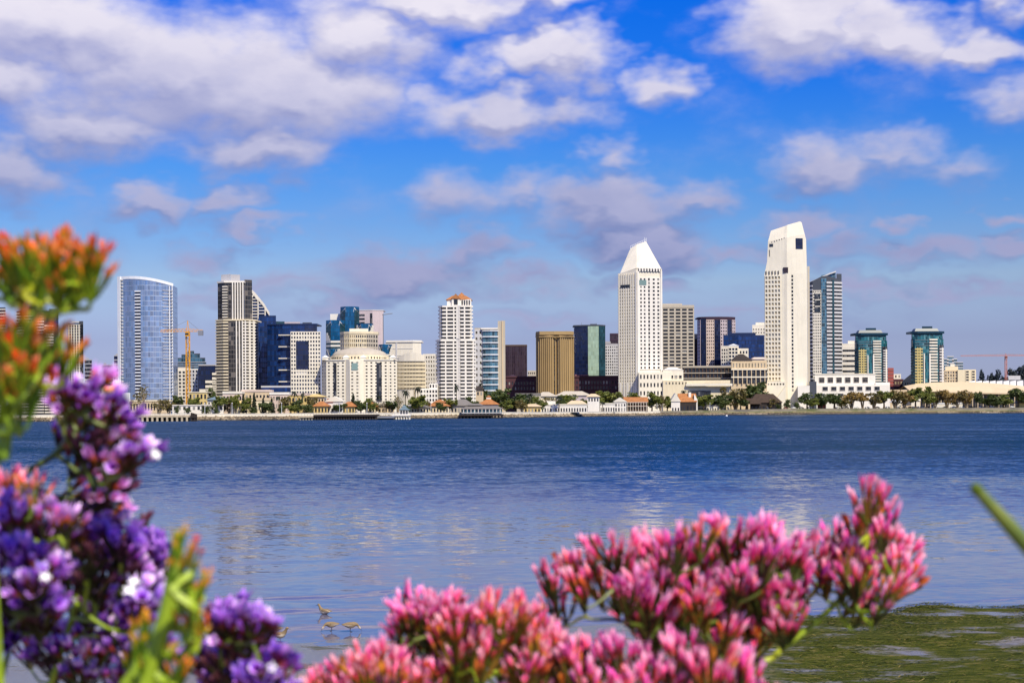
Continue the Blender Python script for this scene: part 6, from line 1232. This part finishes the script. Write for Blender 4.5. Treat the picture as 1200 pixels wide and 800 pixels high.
def spray(label, dist, poly, stem, kinds, n, seed, gap=20, up=(0, 1), fan=.55, scale=1.0, thick=.05, stem_mat='stem', r0=.0022, cat='flower', group=None):
    """a flowering stalk: a branching stem from the ground, clusters filling the space its bloom takes up (outline seen at distance dist)"""
    q = random.Random(seed); D = lambda p, dd=0: W(p[0], p[1], dist + dd)
    main = [D(p, dz) for (p, dz) in [((s_[0], s_[1]), s_[2] if len(s_) > 2 else 0) for s_ in stem]]
    foot = Vector((main[0].x + q.uniform(-.03, .03), main[0].y + .02, beach_z(main[0].x, main[0].y) - .02))
    path = [foot, foot.lerp(main[0], .55) + Vector((.01, .01, 0))] + main
    root = thing('statice_plant', label, cat, tuple(foot), group); tr_ = lambda v: v - foot
    xs, ys = [p[0] for p in poly], [p[1] for p in poly]; pts = []
    for _ in range(6000):
        if len(pts) >= n: break
        p = (q.uniform(min(xs), max(xs)), q.uniform(min(ys), max(ys)))
        if in_poly(p[0], p[1], poly) and all((p[0]-a[0])**2 + (p[1]-a[1])**2 > (gap * q.uniform(.55, 1))**2 for a in pts): pts.append(p)
    nodes = []                         # (pos, direction)
    dense = []
    for a, c in zip(path, path[1:]):
        for k in range(6): dense.append(a.lerp(c, k / 6))
    dense.append(path[-1])
    for i, p in enumerate(dense):
        if p.z > main[0].z - .05: nodes.append((p, (dense[min(i+1, len(dense)-1)] - dense[max(0, i-1)]).normalized()))
    sm = MB(); N = len(path)
    def smooth(P, k=4):
        out = []
        for i in range(len(P) - 1):
            p0, p1, p2, p3 = P[max(0, i-1)], P[i], P[i+1], P[min(len(P)-1, i+2)]
            for j in range(k):
                u = j / k; out.append(.5 * ((2*p1) + (p2-p0)*u + (2*p0-5*p1+4*p2-p3)*u*u + (3*p1-p0-3*p2+p3)*u*u*u))
        return out + [P[-1]]
    sp_ = smooth([tr_(p) for p in path]); sm.tube(sp_, [r0 * (1.25 - .75 * i / len(sp_)) for i in range(len(sp_))], 7)
    cen = Vector((0, 0, 0)); T = []
    for p in pts:
        dz = q.gauss(0, thick); T.append(W(p[0], p[1], dist + dz))
    base0 = main[0]; zlo = min(v.z for v in T); zhi = max(v.z for v in T)
    T.sort(key=lambda v: (v - base0).length)
    U = Vector((up[0], 0, up[1])).normalized()
    for v in T:
        best = None
        for (p, d) in nodes:
            w = v - p; L = w.length
            if L < .008: continue
            cst = L * (1 + 4.5 * max(0, .55 - (w / L).dot((U + d).normalized())))
            if best is None or cst < best[0]: best = (cst, p, d)
        _, p, d = best
        out = ((v - p).normalized() * fan + U * (1 - fan) + Vector((0, q.uniform(-.25, .1), 0))).normalized()
        cl_dir = (out + Vector((q.uniform(-.2, .2), q.uniform(-.25, .15), q.uniform(-.1, .2)))).normalized()
        end = v - cl_dir * .020 * scale; L = (end - p).length
        c1 = p + d * L * .38; c2 = end - cl_dir * L * .30; cur = []
        for k in range(7):
            u = k / 6; cur.append((1-u)**3 * p + 3*u*(1-u)**2 * c1 + 3*u*u*(1-u) * c2 + u**3 * end)
        sm.tube([tr_(w) for w in cur], [r0 * (.62 - .22 * k / 6) for k in range(7)], 5)
        for k in (2, 3, 4, 5): nodes.append((cur[k], (cur[k+1] - cur[k-1]).normalized()))
        low = (v.z - zlo) / (zhi - zlo)
        kd = 'bud' if (kinds[0] == 'orange' and low < q.uniform(.08, .40)) else kinds[0] if q.random() < .72 or len(kinds) == 1 else q.choice(kinds[1:])
        if kinds[0] not in ('orange', 'bud') and low < .8 and q.random() < (.34 if kinds[0] in ('purple', 'violet', 'mauve') else .07): kd = 'dry_shade'  # clusters below the top turn dark to stand in for shade inside
        rot = cl_dir.to_track_quat('Z', 'Y') @ Matrix.Rotation(q.uniform(-.6, .6) + (math.pi if q.random() < .5 else 0), 3, 'Z').to_quaternion()
        c = link('flower_cluster', q.choice(CL[kd]), root, tr_(end)); c.rotation_mode = 'QUATERNION'; c.rotation_quaternion = rot; s_ = scale * q.uniform(.85, 1.18); c.scale = (s_, s_, s_)
    sm.build('stem', stem_mat, root, True)
    return root

# --- pink stalks on the right
spray('tall pink statice reaching highest at the right of the pink mass', 1.02, [(884, 652), (880, 627), (925, 637), (965, 637), (985, 624), (998, 582), (1030, 580), (1045, 612), (1068, 644), (1060, 702), (1030, 720), (1005, 702), (985, 677), (950, 682), (930, 702), (905, 682)],
      [(880, 842), (905, 772), (955, 730), (1000, 684), (1012, 652), (1018, 620)], ['pink', 'rose'], 48, 101, 15, (.15, 1),   .36, .95, .035, 'stem_bright', .0026)
spray('broad pink statice in the centre of the pink mass', 1.0, [(638, 696), (645, 661), (690, 651), (730, 636), (790, 638), (830, 624), (865, 616), (905, 624), (915, 666), (905, 706), (880, 741), (840, 731), (800, 696), (760, 686), (700, 696), (660, 701)],
      [(770, 846), (765, 776), (775, 721), (790, 686)], ['pink', 'rose'], 66, 102, 16, (0, 1), .28, 1.0, .05)
spray('middle pink statice below the broad pink one with deep rose florets', .98, [(728, 715), (735, 690), (780, 685), (825, 690), (830, 715), (800, 735), (760, 735)], [(800, 840), (790, 790), (778, 745)], ['pink', 'rose'], 20, 103, 16, (0, 1), .25, 1.0, .03)
spray('pink statice between the broad one and the bright green stalk', 1.0, [(830, 700), (870, 680), (915, 690), (930, 715), (910, 745), (870, 750), (840, 735)], [(870, 840), (872, 790), (878, 755)], ['pink', 'rose'], 22, 104, 16, (0, 1), .25, 1.0, .04)
spray('low pink statice at the bottom edge right of centre', .93, [(655, 810), (665, 775), (715, 760), (760, 765), (800, 755), (850, 775), (895, 785), (905, 820), (780, 825)], [(770, 910), (775, 850), (780, 822)], ['pink', 'rose'], 44, 105, 17, (0, 1), .25, 1.05, .05)
spray('salmon pink statice left of centre with green stalks', .97, [(490, 757), (510, 727), (560, 717), (610, 717), (640, 737), (640, 764), (620, 792), (585, 774), (540, 787), (505, 787)], [(575, 892), (570, 837), (565, 792)], ['rose', 'pink'], 44, 106, 16, (0, 1), .28, 1.0, .045, 'stem_bright')
spray('small pink statice rising at the left of the salmon one', 1.0, [(452, 735), (465, 710), (500, 700), (540, 705), (545, 722), (515, 732), (478, 745)], [(520, 890), (505, 810), (497, 755)], ['pink', 'rose'], 22, 107, 13, (0, 1), .5, .9, .03)
spray('low rose statice at the bottom edge left of the salmon one', .93, [(370, 812), (378, 792), (400, 777), (430, 772), (480, 777), (500, 797), (505, 827), (440, 827), (380, 824)], [(440, 912), (445, 862), (445, 827)], ['rose', 'pink'], 34, 108, 15, (0, 1), .25, 1.0, .04)
spray('rose statice tuft in the gap before the low pink one', .95, [(600, 790), (612, 760), (640, 745), (665, 760), (660, 800), (630, 810)], [(635, 900), (635, 840), (634, 805)], ['rose', 'pink'], 17, 109, 15, (0, 1), .25, 1.0, .03)
# --- left side
spray('orange yellow statice head highest against the sky', .66, [(-10, 316), (-10, 291), (35, 288), (75, 286), (118, 293), (112, 321), (95, 341), (60, 336), (25, 334)], [(-10, 656), (6, 536), (18, 446), (34, 386), (52, 354)], ['orange', 'bud'], 42, 111, 16, (.05, 1), .45, .74, .025, 'stem_bright', .0026)
spray('second orange statice head below the highest one', .68, [(-10, 408), (-5, 380), (25, 376), (50, 392), (98, 402), (92, 412), (55, 425), (45, 458), (20, 478), (-5, 463)], [(-25, 668), (-6, 548), (12, 488), (22, 448)], ['orange', 'bud'], 26, 112, 17, (.1, 1), .45, .85, .03, 'stem_bright', .0026)
spray('mauve and orange statice leaning right over the water', .86, [(52, 452), (70, 438), (98, 450), (125, 440), (140, 470), (152, 490), (165, 515), (155, 545), (150, 578), (120, 580), (100, 545), (85, 510), (70, 480)],
      [(-60, 690), (-20, 600), (20, 560), (60, 535), (88, 505)], ['mauve', 'purple'], 36, 113, 17, (.55, .8), .6, .85, .05, 'stem', .0028)
spray('mauve statice twig hanging over the purple mass', .88, [(80, 575), (110, 570), (145, 590), (150, 605), (120, 600), (95, 590)], [(-70, 700), (-10, 596), (40, 590), (85, 585)], ['mauve', 'violet'], 10, 114, 15, (.7, .5), .6, .8, .03)
spray('large purple statice in the left corner', .90, [(-5, 600), (20, 580), (60, 600), (95, 590), (130, 595), (165, 620), (192, 650), (188, 690), (165, 720), (130, 700), (100, 680), (60, 660), (20, 650), (-5, 640)],
      [(30, 900), (60, 800), (85, 720), (92, 675)], ['purple', 'violet', 'mauve'], 64, 115, 18, (.1, 1), .55, .95, .06, 'stem_bright', .0026)
spray('deep violet statice at the photo edge below the purple one', .80, [(-10, 650), (20, 630), (50, 645), (70, 670), (65, 700), (40, 730), (-10, 745)], [(-30, 900), (0, 800), (18, 735)], ['violet', 'purple'], 24, 116, 17, (0, 1), .5, .95, .04)
spray('thin purple statice among dark stalks at the lower left', .92, [(100, 705), (140, 690), (170, 720), (160, 760), (130, 790), (60, 780), (20, 770), (20, 740), (70, 730)], [(60, 920), (85, 840), (100, 780)], ['purple', 'violet', 'mauve'], 22, 117, 22, (.1, 1), .55, .85, .06)
spray('rounded purple statice at the bottom right of the left group', .88, [(232, 800), (238, 730), (255, 705), (280, 700), (305, 725), (320, 755), (332, 785), (330, 812), (280, 815)], [(275, 920), (278, 860), (280, 800)], ['purple', 'violet'], 42, 118, 15, (.1, 1), .6, .95, .05)
spray('purple statice tuft left of the green orange spike', .90, [(130, 800), (135, 760), (160, 742), (185, 745), (190, 780), (175, 812), (140, 815)], [(150, 920), (155, 860), (158, 815)], ['purple', 'mauve'], 16, 119, 16, (0, 1), .5, .9, .03)
spray('small salmon budded statice poking up at the left edge', .84, [(-6, 575), (10, 565), (35, 570), (48, 585), (40, 600), (5, 600)], [(-30, 760), (0, 680), (18, 615)], ['rose', 'pink'], 12, 120, 13, (0, 1), .4, .75, .02)
spray('green and orange statice spike standing before the purple blooms', .62, [(205, 615), (215, 608), (240, 650), (246, 690), (238, 740), (220, 800), (200, 815), (195, 760), (205, 700), (200, 650)],
      [(150, 900), (172, 800), (196, 715), (206, 650), (210, 622)], ['bud', 'orange'], 26, 121, 11, (.15, 1), .30, .55, .015, 'stem_bright', .0046)
spray('small orange bud spike beside the green orange spike', .64, [(150, 770), (165, 725), (175, 720), (178, 770), (165, 800)], [(150, 900), (155, 850), (160, 790)], ['bud', 'orange'], 10, 122, 12, (.1, 1), .3, .6, .015, 'stem_bright', .0022)
# bare stalk leaning in at the right edge
root_p = W(1262, 742, .60); foot = Vector((root_p.x + .06, root_p.y, beach_z(root_p.x, root_p.y) - .02)); root = thing('bare_stalk', 'single bare olive green stalk leaning in at the right edge', 'stalk', tuple(foot))
pp = [foot, W(1275, 800, .6), W(1225, 664, .60), W(1185, 618, .60), W(1141, 569, .60)]; m_ = MB(); m_.tube([p - foot for p in pp], [.0045, .0040, .0036, .0032, .0022], 10); m_.build('stem', 'stem', root, True)
m_ = MB(); a, c = W(1147, 576, .6), W(1139.5, 567, .6); m_.tube([a - foot, (a + c) / 2 - foot, c - foot], [.0025, .0027, .0008], 10); m_.build('tip', 'petal_bud', root, True)
